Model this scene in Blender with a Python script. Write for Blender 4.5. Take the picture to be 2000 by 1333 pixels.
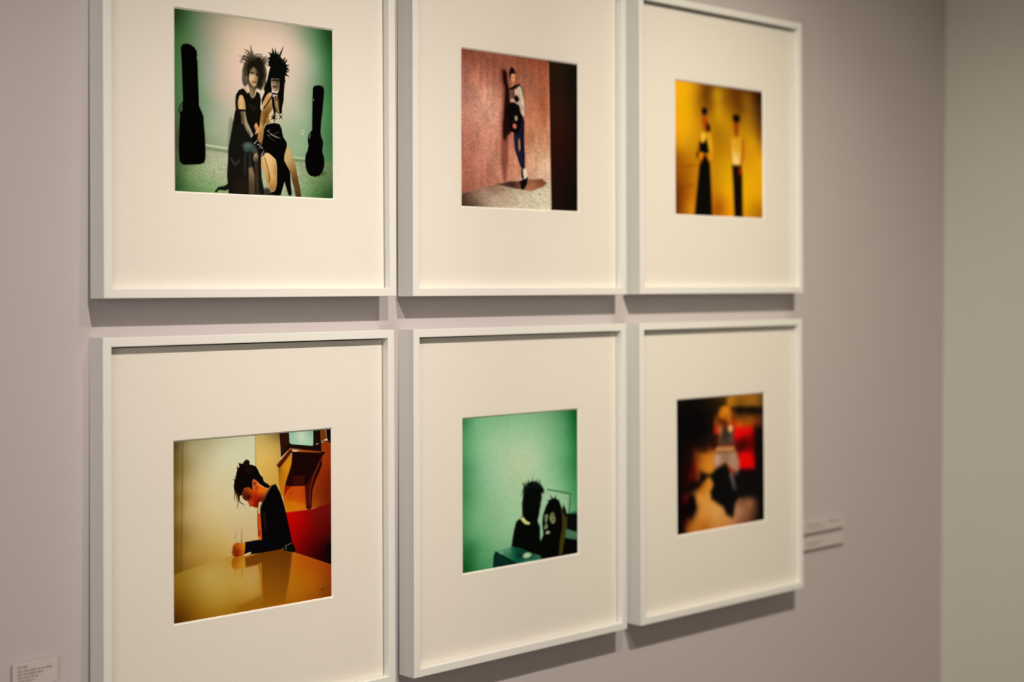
import bpy, math, random
import numpy as np
from mathutils import Matrix, Vector

for o in list(bpy.data.objects):
    bpy.data.objects.remove(o, do_unlink=True)
scene = bpy.context.scene
COL = scene.collection
S = 1.25                       # layout below is in units where a frame is 0.40 wide; a real frame is 0.50 m

# ------------------------------------------------------------------ camera
CAM_POS = Vector((-0.78844, -1.50269, 0.07448)) * S
YAW, PITCH, ROLL = 0.75806, -0.00518, 0.0065
F_PX = 2944.826
fwd = Vector((math.sin(YAW) * math.cos(PITCH), math.cos(YAW) * math.cos(PITCH), math.sin(PITCH)))
rgt = Vector((math.cos(YAW), -math.sin(YAW), 0.0))
upv = rgt.cross(fwd)
rgt2 = rgt * math.cos(ROLL) + upv * math.sin(ROLL)
upv2 = -rgt * math.sin(ROLL) + upv * math.cos(ROLL)
cam_data = bpy.data.cameras.new('camera')
cam = bpy.data.objects.new('camera', cam_data)
COL.objects.link(cam)
M = Matrix.Identity(4)
for r in range(3):
    M[r][0], M[r][1], M[r][2], M[r][3] = rgt2[r], upv2[r], -fwd[r], CAM_POS[r]
cam.matrix_world = M
cam_data.sensor_fit = 'HORIZONTAL'
cam_data.sensor_width = 36.0
cam_data.lens = F_PX / 2000.0 * 36.0
cam_data.shift_y = -119.861 / 2000.0
cam_data.clip_start = 0.05
cam_data.dof.use_dof = True
cam_data.dof.focus_distance = 1.80 * S
cam_data.dof.aperture_fstop = 2.2
scene.camera = cam

# ------------------------------------------------------------------ light
world = bpy.data.worlds.new('gallery_ambience')
scene.world = world
world.use_nodes = True
wb = world.node_tree.nodes['Background']
wb.inputs['Color'].default_value = (1.0, 0.70, 0.36, 1)
wb.inputs['Strength'].default_value = 0.18


def spot(name, pos, aim, power, color, angle, blend, size):
    d = bpy.data.lights.new(name, 'SPOT')
    d.energy, d.color, d.spot_size, d.spot_blend, d.shadow_soft_size = power, color, math.radians(angle), blend, size
    o = bpy.data.objects.new(name, d)
    COL.objects.link(o)
    o.location = Vector(pos) * S
    o.rotation_euler = (Vector(aim) * S - o.location).to_track_quat('-Z', 'Y').to_euler()
    return o





def soft_panel(name, pos, aim, sx, sy, power, color):
    d = bpy.data.lights.new(name, 'AREA')
    d.shape, d.size, d.size_y, d.energy, d.color = 'RECTANGLE', sx * S, sy * S, power, color
    o = bpy.data.objects.new(name, d)
    COL.objects.link(o)
    o.location = Vector(pos) * S
    o.rotation_euler = (Vector(aim) * S - o.location).to_track_quat('-Z', 'Y').to_euler()
    return o


spot('track_spot_near', (-0.20, -1.324, 1.124), (0.24, 0.0, -0.28), 61.0, (1.0, 0.92, 0.81), 50, 1.0, 0.02)
spot('track_spot_low', (-0.20, -1.324, 1.124), (0.05, 0.0, -0.27), 54.0, (1.0, 0.84, 0.73), 50, 1.0, 0.02)
spot('track_spot_middle', (0.30, -1.324, 1.124), (0.78, 0.0, -0.17), 110.0, (1.0, 0.865, 0.735), 60, 1.0, 0.02)
spot('track_spot_far', (0.30, -1.324, 1.124), (1.42, 0.0, -0.14), 106.0, (1.0, 0.90, 0.69), 47, 1.0, 0.02)
soft_panel('left_fill_panel', (-2.3, -2.3, 0.0), (0.5, 0.0, 0.0), 1.6, 1.8, 27.0, (0.95, 0.96, 0.94))  # added soft fill, no doorway there; brightens the left-facing frame sides

vs = scene.view_settings
vs.view_transform = 'Standard'
vs.look = 'None'
vs.exposure = 0.05
vs.gamma = 1.0
vs.use_curve_mapping = False


# ------------------------------------------------------------------ materials
def new_mat(name):
    m = bpy.data.materials.new(name)
    m.use_nodes = True
    nt = m.node_tree
    return m, nt, nt.nodes['Principled BSDF']


def painted(name, color, rough, spec=0.3, var=0.03, nscale=40.0, bump=0.0, bscale=400.0):
    """Principled surface with a faint procedural mottling and relief."""
    m, nt, b = new_mat(name)
    tc = nt.nodes.new('ShaderNodeTexCoord')
    nz = nt.nodes.new('ShaderNodeTexNoise')
    nz.inputs['Scale'].default_value = nscale
    nz.inputs['Detail'].default_value = 4
    nt.links.new(tc.outputs['Object'], nz.inputs['Vector'])
    mx = nt.nodes.new('ShaderNodeMix')
    mx.data_type = 'RGBA'
    mx.inputs['A'].default_value = tuple(c * (1 - var) for c in color) + (1,)
    mx.inputs['B'].default_value = tuple(min(1, c * (1 + var)) for c in color) + (1,)
    nt.links.new(nz.outputs['Fac'], mx.inputs['Factor'])
    nt.links.new(mx.outputs['Result'], b.inputs['Base Color'])
    b.inputs['Roughness'].default_value = rough
    b.inputs['Specular IOR Level'].default_value = spec
    if bump:
        n2 = nt.nodes.new('ShaderNodeTexNoise')
        n2.inputs['Scale'].default_value = bscale
        n2.inputs['Detail'].default_value = 3
        nt.links.new(tc.outputs['Object'], n2.inputs['Vector'])
        bp = nt.nodes.new('ShaderNodeBump')
        bp.inputs['Strength'].default_value = bump
        bp.inputs['Distance'].default_value = 0.001
        nt.links.new(n2.outputs['Fac'], bp.inputs['Height'])
        nt.links.new(bp.outputs['Normal'], b.inputs['Normal'])
    return m


MAT_WALL = painted('lilac_grey_wall_paint', (0.53, 0.492, 0.512), 0.85, 0.12, 0.015, 6.0, 0.25, 220.0)
MAT_SIDE = painted('off_white_wall_paint', (0.68, 0.675, 0.645), 0.85, 0.12, 0.015, 6.0, 0.25, 220.0)
MAT_FLOOR = painted('grey_concrete_floor', (0.30, 0.28, 0.26), 0.6, 0.3, 0.12, 3.0, 0.2, 60.0)
MAT_CEIL = painted('white_ceiling_paint', (0.75, 0.74, 0.72), 0.9, 0.1, 0.01, 4.0)
MAT_FRAME = painted('white_lacquered_wood', (0.815, 0.825, 0.81), 0.42, 0.35, 0.012, 30.0, 0.10, 300.0)
MAT_BOARD = painted('cream_mat_board', (0.84, 0.815, 0.77), 0.95, 0.05, 0.012, 25.0, 0.18, 900.0)
MAT_CORE = painted('bevelled_mat_core', (0.90, 0.88, 0.84), 0.95, 0.05, 0.01, 60.0)
MAT_BACK = painted('brown_backing_board', (0.10, 0.075, 0.055), 0.9, 0.1, 0.1, 60.0)
MAT_RUBBER = painted('grey_felt_bumper', (0.16, 0.15, 0.14), 0.9, 0.1, 0.1, 200.0)
MAT_CARD = painted('pale_caption_card', (0.58, 0.54, 0.545), 0.8, 0.15, 0.01, 60.0)
MAT_INK = painted('grey_caption_ink', (0.33, 0.29, 0.275), 0.8, 0.1, 0.1, 300.0)


def make_glass():
    m = bpy.data.materials.new('low_reflection_glazing')
    m.use_nodes = True
    nt = m.node_tree
    nt.nodes.clear()
    out = nt.nodes.new('ShaderNodeOutputMaterial')
    tr = nt.nodes.new('ShaderNodeBsdfTransparent')
    tr.inputs['Color'].default_value = (0.985, 0.985, 0.98, 1)
    gl = nt.nodes.new('ShaderNodeBsdfGlossy')
    gl.inputs['Roughness'].default_value = 0.03
    fr = nt.nodes.new('ShaderNodeFresnel')
    fr.inputs['IOR'].default_value = 1.06
    mx = nt.nodes.new('ShaderNodeMixShader')
    nt.links.new(fr.outputs['Fac'], mx.inputs['Fac'])
    nt.links.new(tr.outputs['BSDF'], mx.inputs[1])
    nt.links.new(gl.outputs['BSDF'], mx.inputs[2])
    nt.links.new(mx.outputs['Shader'], out.inputs['Surface'])
    return m


MAT_GLASS = make_glass()


def make_print_material():
    """Glossy-free photographic paper: dye colours stored on the sheet, plus procedural grain."""
    m, nt, b = new_mat('photographic_print')
    ca = nt.nodes.new('ShaderNodeVertexColor')
    ca.layer_name = 'dye'
    tc = nt.nodes.new('ShaderNodeTexCoord')
    nz = nt.nodes.new('ShaderNodeTexNoise')
    nz.inputs['Scale'].default_value = 1300.0
    nz.inputs['Detail'].default_value = 2
    nt.links.new(tc.outputs['Object'], nz.inputs['Vector'])
    mr = nt.nodes.new('ShaderNodeMapRange')
    mr.inputs['To Min'].default_value = 0.84
    mr.inputs['To Max'].default_value = 1.16
    nt.links.new(nz.outputs['Fac'], mr.inputs['Value'])
    mul = nt.nodes.new('ShaderNodeVectorMath')
    mul.operation = 'SCALE'
    nt.links.new(ca.outputs['Color'], mul.inputs[0])
    nt.links.new(mr.outputs['Result'], mul.inputs['Scale'])
    nt.links.new(mul.outputs['Vector'], b.inputs['Base Color'])
    b.inputs['Roughness'].default_value = 0.8
    b.inputs['Specular IOR Level'].default_value = 0.0
    return m


MAT_PRINT = make_print_material()


# ------------------------------------------------------------------ mesh helpers
def link(name, verts, faces, mat, parent=None):
    me = bpy.data.meshes.new(name)
    me.from_pydata([tuple(v) for v in verts], [], faces)
    for x in (mat if isinstance(mat, (list, tuple)) else [mat]):
        me.materials.append(x)
    me.update()
    o = bpy.data.objects.new(name, me)
    COL.objects.link(o)
    o.parent = parent
    return o


BOXF = [(0, 3, 2, 1), (4, 5, 6, 7), (0, 1, 5, 4), (1, 2, 6, 5), (2, 3, 7, 6), (3, 0, 4, 7)]


def box(a, b):
    (x0, y0, z0), (x1, y1, z1) = a, b
    return [(x0, y0, z0), (x1, y0, z0), (x1, y1, z0), (x0, y1, z0),
            (x0, y0, z1), (x1, y0, z1), (x1, y1, z1), (x0, y1, z1)]


def scaled(vs_):
    return [tuple(c * S for c in v) for v in vs_]


def structure(name, a, b, mat, label, cat):
    o = link(name, scaled(box(a, b)), BOXF, mat)
    o['kind'] = 'structure'
    o['label'] = label
    o['category'] = cat
    return o


# ------------------------------------------------------------------ the room
CORNER_X = 1.754
FLOOR_Z, CEIL_Z = -1.22, 1.62
structure('wall_back', (-3.2, 0.0, FLOOR_Z - .08), (CORNER_X + 0.1, 0.1, CEIL_Z + .08), MAT_WALL,
          'lilac grey gallery wall behind the six framed pictures', 'wall')
structure('wall_right', (CORNER_X, -3.6, FLOOR_Z - .08), (CORNER_X + 0.1, 0.0, CEIL_Z + .08), MAT_SIDE,
          'off-white side wall at the far right corner', 'wall')
structure('floor', (-3.2, -3.6, FLOOR_Z - .08), (CORNER_X, 0.0, FLOOR_Z), MAT_FLOOR,
          'grey concrete floor below the picture wall', 'floor')

# ------------------------------------------------------------------ framed pictures
FW, FH, FD = 0.40, 0.44215, 0.02981          # outer width, height, depth
LIP, REC = 0.0102, 0.01066                   # face width of the moulding, depth from face to mat
GAP = 0.0017                                 # dark slot between mat edge and moulding
BEV = 0.0019                                 # mat board thickness and 45 degree bevel


def rail_meshes():
    """Four mitred lengths of moulding. Local axes: x right, z up, -y out of the wall."""
    b = 0.0007
    prof = [(0, 0), (0, FD - b), (b * .3, FD - b * .3), (b, FD), (LIP - b, FD), (LIP - b * .3, FD - b * .3), (LIP, FD - b), (LIP, 0)]
    corners = [(0, 0, 1, 1), (FW, 0, -1, 1), (FW, FH, -1, -1), (0, FH, 1, -1)]
    res = []
    n = len(prof)
    for k in range(4):
        c0, c1 = corners[k], corners[(k + 1) % 4]
        vs_ = []
        for c in (c0, c1):
            for (a, d) in prof:
                vs_.append((c[0] + c[2] * a, -d, c[1] + c[3] * a))
        fs = [(i, (i + 1) % n, n + (i + 1) % n, n + i) for i in range(n)]
        fs.append(tuple(range(n - 1, -1, -1)))
        fs.append(tuple(range(n, 2 * n)))
        res.append((scaled(vs_), fs))
    return res


RAILS = rail_meshes()


def mat_board(u0, u1, v0, v1):
    """Mat with a bevelled window; u0..v1 is the window at the back of the bevel."""
    yf, yb = -(FD - REC), -(FD - REC - BEV)
    lo, hi_u, hi_v = LIP + GAP, FW - LIP - GAP, FH - LIP - GAP
    lo_v = LIP + 0.0001
    ring = lambda a, b, c, d, y: [(a, y, c), (b, y, c), (b, y, d), (a, y, d)]
    vs_ = ring(lo, hi_u, lo_v, hi_v, yf) + ring(u0 - BEV, u1 + BEV, v0 - BEV, v1 + BEV, yf) + \
        ring(u0, u1, v0, v1, yb) + ring(lo, hi_u, lo_v, hi_v, yb)
    fs, mi = [], []
    for a, b, m in ((0, 4, 0), (4, 8, 1), (8, 12, 0), (12, 0, 0)):
        for i in range(4):
            j = (i + 1) % 4
            fs.append((a + i, a + j, b + j, b + i))
            mi.append(m)
    return scaled(vs_), fs, mi


def srgb2lin(c):
    c = np.asarray(c, float) / 255.0
    return np.where(c <= 0.04045, c / 12.92, ((c + 0.055) / 1.055) ** 2.4)


# --- small painter that lays dyes on a print sheet; coordinates run 0..1000 across and 0..1000 down
class Sheet:
    def __init__(self, nx, ny):
        m = 12.0
        self.gx, self.gy = np.meshgrid(np.linspace(-m, 1000 + m, nx), np.linspace(-m, 1000 + m, ny))
        self.x, self.y = self.gx.astype(np.float32), self.gy.astype(np.float32)
        self.rgb = np.zeros(self.x.shape + (3,), np.float32)
        self.rng = np.random.default_rng(5)

    def box(self, pts, pad):
        p = np.asarray(pts, np.float32)
        x0, y0 = p.min(0) - pad
        x1, y1 = p.max(0) + pad
        cx = np.where((self.x[0] >= x0) & (self.x[0] <= x1))[0]
        cy = np.where((self.y[:, 0] >= y0) & (self.y[:, 0] <= y1))[0]
        if len(cx) == 0 or len(cy) == 0:
            return None
        return slice(cy[0], cy[-1] + 1), slice(cx[0], cx[-1] + 1)

    def mix(self, sl, a, col):
        a = a[..., None]
        self.rgb[sl] = self.rgb[sl] * (1 - a) + np.asarray(col, np.float32) * a

    def field_col(self, sl, samples, sig):
        """Smooth colour gradient through scattered dye samples (multiquadric interpolation)."""
        q = np.array(samples, np.float64)
        p, c = q[:, :2], q[:, 2:]
        r2 = ((p[:, None] - p[None]) ** 2).sum(-1)
        k = np.sqrt(r2 + (0.45 * sig) ** 2)
        n = len(p)
        A = np.zeros((n + 1, n + 1))
        A[:n, :n] = k - np.eye(n) * sig * 0.06
        A[:n, n] = A[n, :n] = 1
        w = np.linalg.solve(A, np.vstack([c, np.zeros((1, 3))]))
        X, Y = self.x[sl], self.y[sl]
        out = np.zeros(X.shape + (3,), np.float32) + w[n].astype(np.float32)
        for (px, py), wi in zip(p, w[:n]):
            out += np.sqrt((X - px) ** 2 + (Y - py) ** 2 + (0.45 * sig) ** 2)[..., None].astype(np.float32) * wi.astype(np.float32)
        return np.clip(out, c.min(0) * 0.8, np.minimum(255, c.max(0) * 1.04)).astype(np.float32)

    def sdf(self, sl, pts):
        X, Y = self.x[sl], self.y[sl]
        p = np.asarray(pts, np.float32)
        d = np.full(X.shape, 1e12, np.float32)
        ins = np.zeros(X.shape, bool)
        n = len(p)
        for i in range(n):
            (ax, ay), (bx, by) = p[i], p[(i + 1) % n]
            ex, ey = bx - ax, by - ay
            t = np.clip(((X - ax) * ex + (Y - ay) * ey) / (ex * ex + ey * ey + 1e-9), 0, 1)
            d = np.minimum(d, (X - ax - t * ex) ** 2 + (Y - ay - t * ey) ** 2)
            if ay != by:
                ins ^= ((ay > Y) != (by > Y)) & (X < (bx - ax) * (Y - ay) / (by - ay) + ax)
        d = np.sqrt(d)
        return np.where(ins, -d, d)

    @staticmethod
    def cover(sd, soft):
        t = np.clip(0.5 - sd / (2.0 * soft), 0, 1)
        return t * t * (3 - 2 * t)

    def F(self, sig, samples):
        self.rgb[:] = self.field_col((slice(None), slice(None)), samples, sig)

    def P(self, col, soft, al, pts):
        sl = self.box(pts, soft)
        if sl:
            self.mix(sl, self.cover(self.sdf(sl, pts), soft) * al, col)

    def Q(self, soft, al, pts, sig, samples):
        sl = self.box(pts, soft)
        if sl:
            self.mix(sl, self.cover(self.sdf(sl, pts), soft) * al, self.field_col(sl, samples, sig))

    def L(self, col, w0, w1, soft, al, pts):
        sl = self.box(pts, max(w0, w1) + soft)
        if not sl:
            return
        X, Y = self.x[sl], self.y[sl]
        p = np.asarray(pts, np.float32)
        seg = np.sqrt(((p[1:] - p[:-1]) ** 2).sum(1))
        cum = np.concatenate([[0], np.cumsum(seg)]) / max(seg.sum(), 1e-6)
        best = np.full(X.shape, 1e9, np.float32)
        for i in range(len(p) - 1):
            (ax, ay), (bx, by) = p[i], p[i + 1]
            ex, ey = bx - ax, by - ay
            t = np.clip(((X - ax) * ex + (Y - ay) * ey) / (ex * ex + ey * ey + 1e-9), 0, 1)
            w = w0 + (w1 - w0) * (cum[i] + t * (cum[i + 1] - cum[i]))
            best = np.minimum(best, np.sqrt((X - ax - t * ex) ** 2 + (Y - ay - t * ey) ** 2) - w * 0.5)
        self.mix(sl, self.cover(best, soft) * al, col)

    def E(self, col, soft, al, cx, cy, rx, ry, rot=0.0):
        r = max(rx, ry) + soft
        sl = self.box([(cx - r, cy - r), (cx + r, cy + r)], 0)
        if not sl:
            return
        X, Y = self.x[sl] - cx, self.y[sl] - cy
        c, s = math.cos(math.radians(rot)), math.sin(math.radians(rot))
        q = np.sqrt(((X * c + Y * s) / rx) ** 2 + ((-X * s + Y * c) / ry) ** 2)
        self.mix(sl, self.cover((q - 1) * min(rx, ry), soft) * al, col)

    def noise(self, cell_x, cell_y):
        h, w = self.x.shape
        nx, ny = int(1040 / cell_x) + 3, int(1040 / cell_y) + 3
        g = self.rng.random((ny, nx)).astype(np.float32)
        fx, fy = (self.x + 20) / cell_x, (self.y + 20) / cell_y
        ix, iy = np.floor(fx).astype(int), np.floor(fy).astype(int)
        tx, ty = fx - ix, fy - iy
        tx, ty = tx * tx * (3 - 2 * tx), ty * ty * (3 - 2 * ty)
        a = g[iy, ix] * (1 - tx) + g[iy, ix + 1] * tx
        b = g[iy + 1, ix] * (1 - tx) + g[iy + 1, ix + 1] * tx
        return a * (1 - ty) + b * ty - 0.5

    def N(self, amt, cx, cy, pts=None, soft=4.0):
        k = 1 + amt * self.noise(cx, cy)
        if pts is None:
            self.rgb *= k[..., None]
        else:
            sl = (slice(None), slice(None))
            a = self.cover(self.sdf(sl, pts), soft)
            self.rgb *= (1 + (k - 1) * a)[..., None]


ART = [
[
  ('F',79.9,[(18,28,38,62,28),(17,141,60,100,50),(16,344,72,114,64),(14,547,75,105,65),(9,710,70,72,48),(96,35,78,112,72),(158,60,128,136,106),(229,76,165,155,130),(192,203,150,155,130),(191,367,150,160,135),(173,484,125,150,112),(226,529,150,160,135),(364,85,212,188,160),(503,85,222,196,170),(693,89,215,190,168),(364,184,220,192,165),(318,272,212,186,162),(272,442,190,172,148),(741,229,212,191,168),(731,401,196,183,160),(780,139,195,180,155),(839,64,125,145,110),(888,58,85,130,85),(980,30,32,62,28),(948,69,48,92,48),(983,117,38,84,42),(983,222,46,98,50),(993,343,46,98,50),(888,214,130,155,120),(838,262,165,168,145),(789,526,160,170,142),(721,617,150,165,130),(789,698,140,162,125),(978,467,60,115,62),(978,642,58,108,60),(298,648,165,168,140),(226,653,150,165,130),(317,522,182,176,150)]),
  ('Q',7.1,1,[(-13,780),(189,759),(316,772),(720,793),(818,794),(947,780),(977,796),(1018,824),(1018,1018),(-15,1017)],71.0,[(13,832,70,85,50),(12,970,40,75,35),(91,909,115,140,90),(225,819,165,170,135),(251,900,160,168,130),(224,977,120,150,95),(788,828,140,155,115),(739,917,160,168,132),(837,956,105,135,85),(937,907,85,110,65),(977,985,35,70,38),(887,989,70,105,55)]),
  ('N',0.2,7,6,[(-13,780),(189,759),(316,772),(720,793),(818,794),(947,780),(977,796),(1018,824),(1018,1018),(-15,1017)]),
  ('L',(188,192,158),11.5,11.5,5.3,1,[(181,736),(320,746)]),
  ('L',(115,135,90),12.4,12.4,7.1,0.9,[(180,755),(320,765)]),
  ('L',(165,180,145),9.8,9.8,5.3,1,[(725,770),(818,772)]),
  ('L',(100,125,80),10.6,10.6,7.1,1,[(730,787),(818,790)]),
  ('L',(90,118,75),10.6,10.6,7.1,0.8,[(937,776),(972,784),(1003,812)]),
  ('P',(3,3,2),3.7,1,[(39,206),(49,191),(74,183),(96,187),(118,200),(132,219),(134,249),(131,260),(136,270),(139,371),(143,473),(144,521),(160,553),(171,580),(172,621),(178,675),(182,757),(181,812),(173,836),(147,845),(56,854),(37,848),(27,828),(23,774),(26,686),(30,604),(33,570),(47,522),(49,495),(45,380),(42,279),(38,226)]),
  ('L',(4,4,3),5.9,5.9,2.2,1,[(33,577),(25,551),(36,526),(50,508)]),
  ('E',(72,74,58),2.9,0.8,42,547,5.4,14.0,0),
  ('E',(62,74,44),12.1,0.6,918,856,35.6,16.1,0),
  ('P',(4,3,3),3.4,1,[(867,356),(875,342),(894,336),(918,334),(937,340),(944,358),(942,396),(937,440),(932,488),(923,550),(918,608),(921,632),(931,655),(936,678),(931,702),(929,726),(940,754),(943,788),(940,821),(926,851),(904,871),(877,877),(847,872),(828,854),(817,824),(812,786),(817,752),(831,723),(836,694),(831,662),(837,633),(853,610),(861,603),(862,527),(864,432)]),
  ('P',(112,132,96),1.9,0.9,[(840,657),(842,639),(852,620),(850,637),(844,656)]),
  ('E',(125,120,62),2.4,1,871,424,4.6,6.4,0),
  ('E',(60,55,45),1.9,1,840,694,3.6,3.2,0),
  ('E',(70,60,50),1.9,1,816,793,3.6,4.1,0),
  ('E',(176,190,156),4.4,0.9,798,621,11.2,15.6,0),
  ('E',(112,140,100),2.9,0.8,799,621,4.6,6.0,0),
  ('P',(12,10,7),3.1,1,[(394,523),(530,512),(527,565),(515,625),(507,690),(484,691),(431,617)]),
  ('L',(92,96,62),3.9,3.9,2.7,0.8,[(506,540),(504,570)]),
  ('P',(98,114,78),7.1,0.55,[(337,561),(325,599),(319,684),(316,765),(337,757),(353,597)]),
  ('P',(20,18,13),4.3,1,[(364,529),(398,527),(415,581),(439,631),(467,674),(488,687),(513,738),(525,771),(525,827),(529,902),(549,998),(323,1009),(317,961),(312,895),(318,809),(320,750),(337,664),(350,597)]),
  ('P',(16,19,10),3.5,1,[(324,940),(295,958),(255,967),(237,992),(243,1000),(263,982),(303,984),(325,973)]),
  ('P',(56,68,62),10.2,1,[(406,722),(430,702),(463,704),(492,724),(506,757),(484,766),(455,753),(430,762),(414,744)]),
  ('E',(84,98,90),11.0,0.9,443,722,20.6,13.4,0),
  ('L',(62,60,50),11.0,11.0,7.1,0.7,[(336,801),(361,836),(387,813)]),
  ('L',(50,50,44),15.7,15.7,9.4,0.6,[(426,773),(421,881)]),
  ('L',(58,62,58),13.3,13.3,8.6,0.6,[(455,771),(456,853)]),
  ('E',(34,24,15),19.6,0.8,397,957,45.3,44.7,0),
  ('Q',7.1,1,[(446,850),(469,841),(483,885),(485,998),(446,999)],23.5,[(463,872,128,108,78),(454,943,78,60,40),(475,923,92,72,48),(466,991,72,56,40)]),
  ('Q',3.5,1,[(480,770),(499,758),(509,783),(505,815),(483,816),(475,792)],23.5,[(492,769,158,134,104),(488,799,98,76,60),(500,806,62,48,44)]),
  ('P',(52,39,26),4.7,1,[(483,822),(505,817),(509,903),(514,996),(495,997),(487,904)]),
  ('E',(28,20,15),9.8,0.8,562,979,24.7,22.3,0),
  ('P',(16,12,7),3.3,1,[(368,441),(387,411),(414,398),(441,424),(453,416),(464,444),(476,450),(488,437),(499,408),(519,420),(526,455),(522,497),(532,590),(352,603),(368,534),(365,483)]),
  ('E',(44,34,26),5.9,0.8,460,492,7.7,9.8,0),
  ('E',(34,27,18),11.1,0.6,479,508,15.5,17.5,0),
  ('Q',3.0,1,[(382,471),(390,443),(403,435),(414,444),(424,471),(429,498),(430,518),(385,519),(380,492)],22.1,[(401,466,218,174,120),(404,507,222,180,125),(385,495,190,148,98),(425,505,170,130,84)]),
  ('Q',4.4,1,[(394,535),(427,530),(436,597),(403,600)],22.1,[(414,541,84,72,50),(421,575,138,122,92),(402,566,52,44,28)]),
  ('L',(60,52,33),20.7,1.5,3.3,0.82,[(465,226),(466,181),(463,144)]),
  ('L',(60,52,33),22.1,1.5,3.3,0.82,[(461,230),(448,186),(422,174)]),
  ('L',(60,52,33),17.0,1.5,3.3,0.82,[(457,234),(423,211),(396,247)]),
  ('L',(60,52,33),14.8,1.5,3.3,0.82,[(450,242),(415,231),(400,257)]),
  ('L',(60,52,33),13.3,1.5,3.3,0.82,[(453,231),(432,191),(424,192)]),
  ('L',(60,52,33),8.1,1.5,3.3,0.82,[(484,224),(492,197),(516,191)]),
  ('L',(60,52,33),9.6,1.5,3.3,0.82,[(500,222),(516,196),(532,190)]),
  ('L',(60,52,33),8.9,1.5,3.3,0.82,[(512,225),(531,205),(547,208)]),
  ('L',(60,52,33),17.0,1.5,3.3,0.82,[(523,227),(547,235),(568,254)]),
  ('L',(60,52,33),11.1,1.5,3.3,0.82,[(531,233),(555,238),(570,247)]),
  ('L',(60,52,33),13.3,1.5,3.3,0.82,[(426,303),(411,353),(418,389)]),
  ('L',(60,52,33),14.8,1.5,3.3,0.82,[(546,312),(557,357),(542,394)]),
  ('L',(60,52,33),14.8,1.5,3.3,0.82,[(481,214),(473,190),(469,173)]),
  ('P',(52,44,28),7.4,0.92,[(417,269),(426,248),(442,232),(469,216),(508,208),(531,219),(549,238),(558,266),(562,283),(564,311),(557,339),(546,369),(531,395),(521,399),(509,390),(495,394),(480,389),(453,391),(445,371),(428,385),(414,374),(408,340),(410,298)]),
  ('L',(56,48,30),7.4,1.1,2.6,0.6,[(455,231),(438,216),(424,215)]),
  ('L',(56,48,30),7.4,1.1,2.6,0.6,[(523,247),(530,229),(546,220)]),
  ('L',(56,48,30),7.4,1.1,2.6,0.6,[(452,260),(436,237),(426,223)]),
  ('L',(56,48,30),7.4,1.1,2.6,0.6,[(502,248),(515,230),(526,222)]),
  ('L',(56,48,30),7.4,1.1,2.6,0.6,[(487,230),(487,199),(478,178)]),
  ('L',(56,48,30),7.4,1.1,2.6,0.6,[(462,258),(457,231),(452,215)]),
  ('L',(56,48,30),7.4,1.1,2.6,0.6,[(498,238),(494,211),(501,192)]),
  ('L',(56,48,30),7.4,1.1,2.6,0.6,[(502,232),(513,211),(513,199)]),
  ('L',(56,48,30),7.4,1.1,2.6,0.6,[(476,232),(472,210),(462,198)]),
  ('L',(56,48,30),7.4,1.1,2.6,0.6,[(493,255),(493,235),(487,226)]),
  ('L',(56,48,30),7.4,1.1,2.6,0.6,[(455,239),(447,224),(436,222)]),
  ('L',(56,48,30),7.4,1.1,2.6,0.6,[(541,244),(570,226),(588,225)]),
  ('L',(56,48,30),7.4,1.1,2.6,0.6,[(475,258),(471,237),(474,225)]),
  ('L',(56,48,30),7.4,1.1,2.6,0.6,[(443,242),(413,230),(394,228)]),
  ('L',(56,48,30),7.4,1.1,2.6,0.6,[(521,233),(526,207),(534,191)]),
  ('L',(56,48,30),7.4,1.1,2.6,0.6,[(434,231),(415,218),(407,217)]),
  ('L',(56,48,30),7.4,1.1,2.6,0.6,[(456,262),(447,237),(440,226)]),
  ('L',(56,48,30),7.4,1.1,2.6,0.6,[(484,233),(474,210),(471,196)]),
  ('L',(56,48,30),7.4,1.1,2.6,0.6,[(526,237),(530,221),(541,213)]),
  ('L',(56,48,30),7.4,1.1,2.6,0.6,[(531,224),(553,203),(564,194)]),
  ('L',(56,48,30),7.4,1.1,2.6,0.6,[(535,242),(556,222),(587,211)]),
  ('L',(56,48,30),7.4,1.1,2.6,0.6,[(531,251),(556,228),(574,220)]),
  ('L',(56,48,30),7.4,1.1,2.6,0.6,[(524,238),(548,219),(562,216)]),
  ('L',(56,48,30),7.4,1.1,2.6,0.6,[(435,263),(415,251),(386,249)]),
  ('L',(56,48,30),7.4,1.1,2.6,0.6,[(543,241),(555,222),(565,219)]),
  ('L',(56,48,30),7.4,1.1,2.6,0.6,[(538,226),(560,211),(573,206)]),
  ('L',(56,48,30),7.4,1.1,2.6,0.6,[(524,247),(539,222),(562,210)]),
  ('L',(56,48,30),7.4,1.1,2.6,0.6,[(466,257),(451,235),(446,221)]),
  ('L',(56,48,30),7.4,1.1,2.6,0.6,[(498,240),(503,221),(512,213)]),
  ('L',(56,48,30),7.4,1.1,2.6,0.6,[(489,224),(495,206),(500,196)]),
  ('L',(56,48,30),7.4,1.1,2.6,0.6,[(521,231),(527,206),(542,189)]),
  ('L',(56,48,30),7.4,1.1,2.6,0.6,[(501,253),(509,225),(511,207)]),
  ('L',(56,48,30),7.4,1.1,2.6,0.6,[(532,226),(555,206),(571,197)]),
  ('L',(56,48,30),7.4,1.1,2.6,0.6,[(532,225),(545,207),(557,205)]),
  ('L',(56,48,30),7.4,1.1,2.6,0.6,[(512,221),(523,200),(530,189)]),
  ('L',(56,48,30),7.4,1.1,2.6,0.6,[(436,238),(415,218),(383,214)]),
  ('L',(56,48,30),7.4,1.1,2.6,0.6,[(508,243),(524,220),(532,208)]),
  ('L',(56,48,30),7.4,1.1,2.6,0.6,[(531,247),(552,230),(567,225)]),
  ('L',(56,48,30),7.4,1.1,2.6,0.6,[(506,227),(503,201),(508,187)]),
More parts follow.
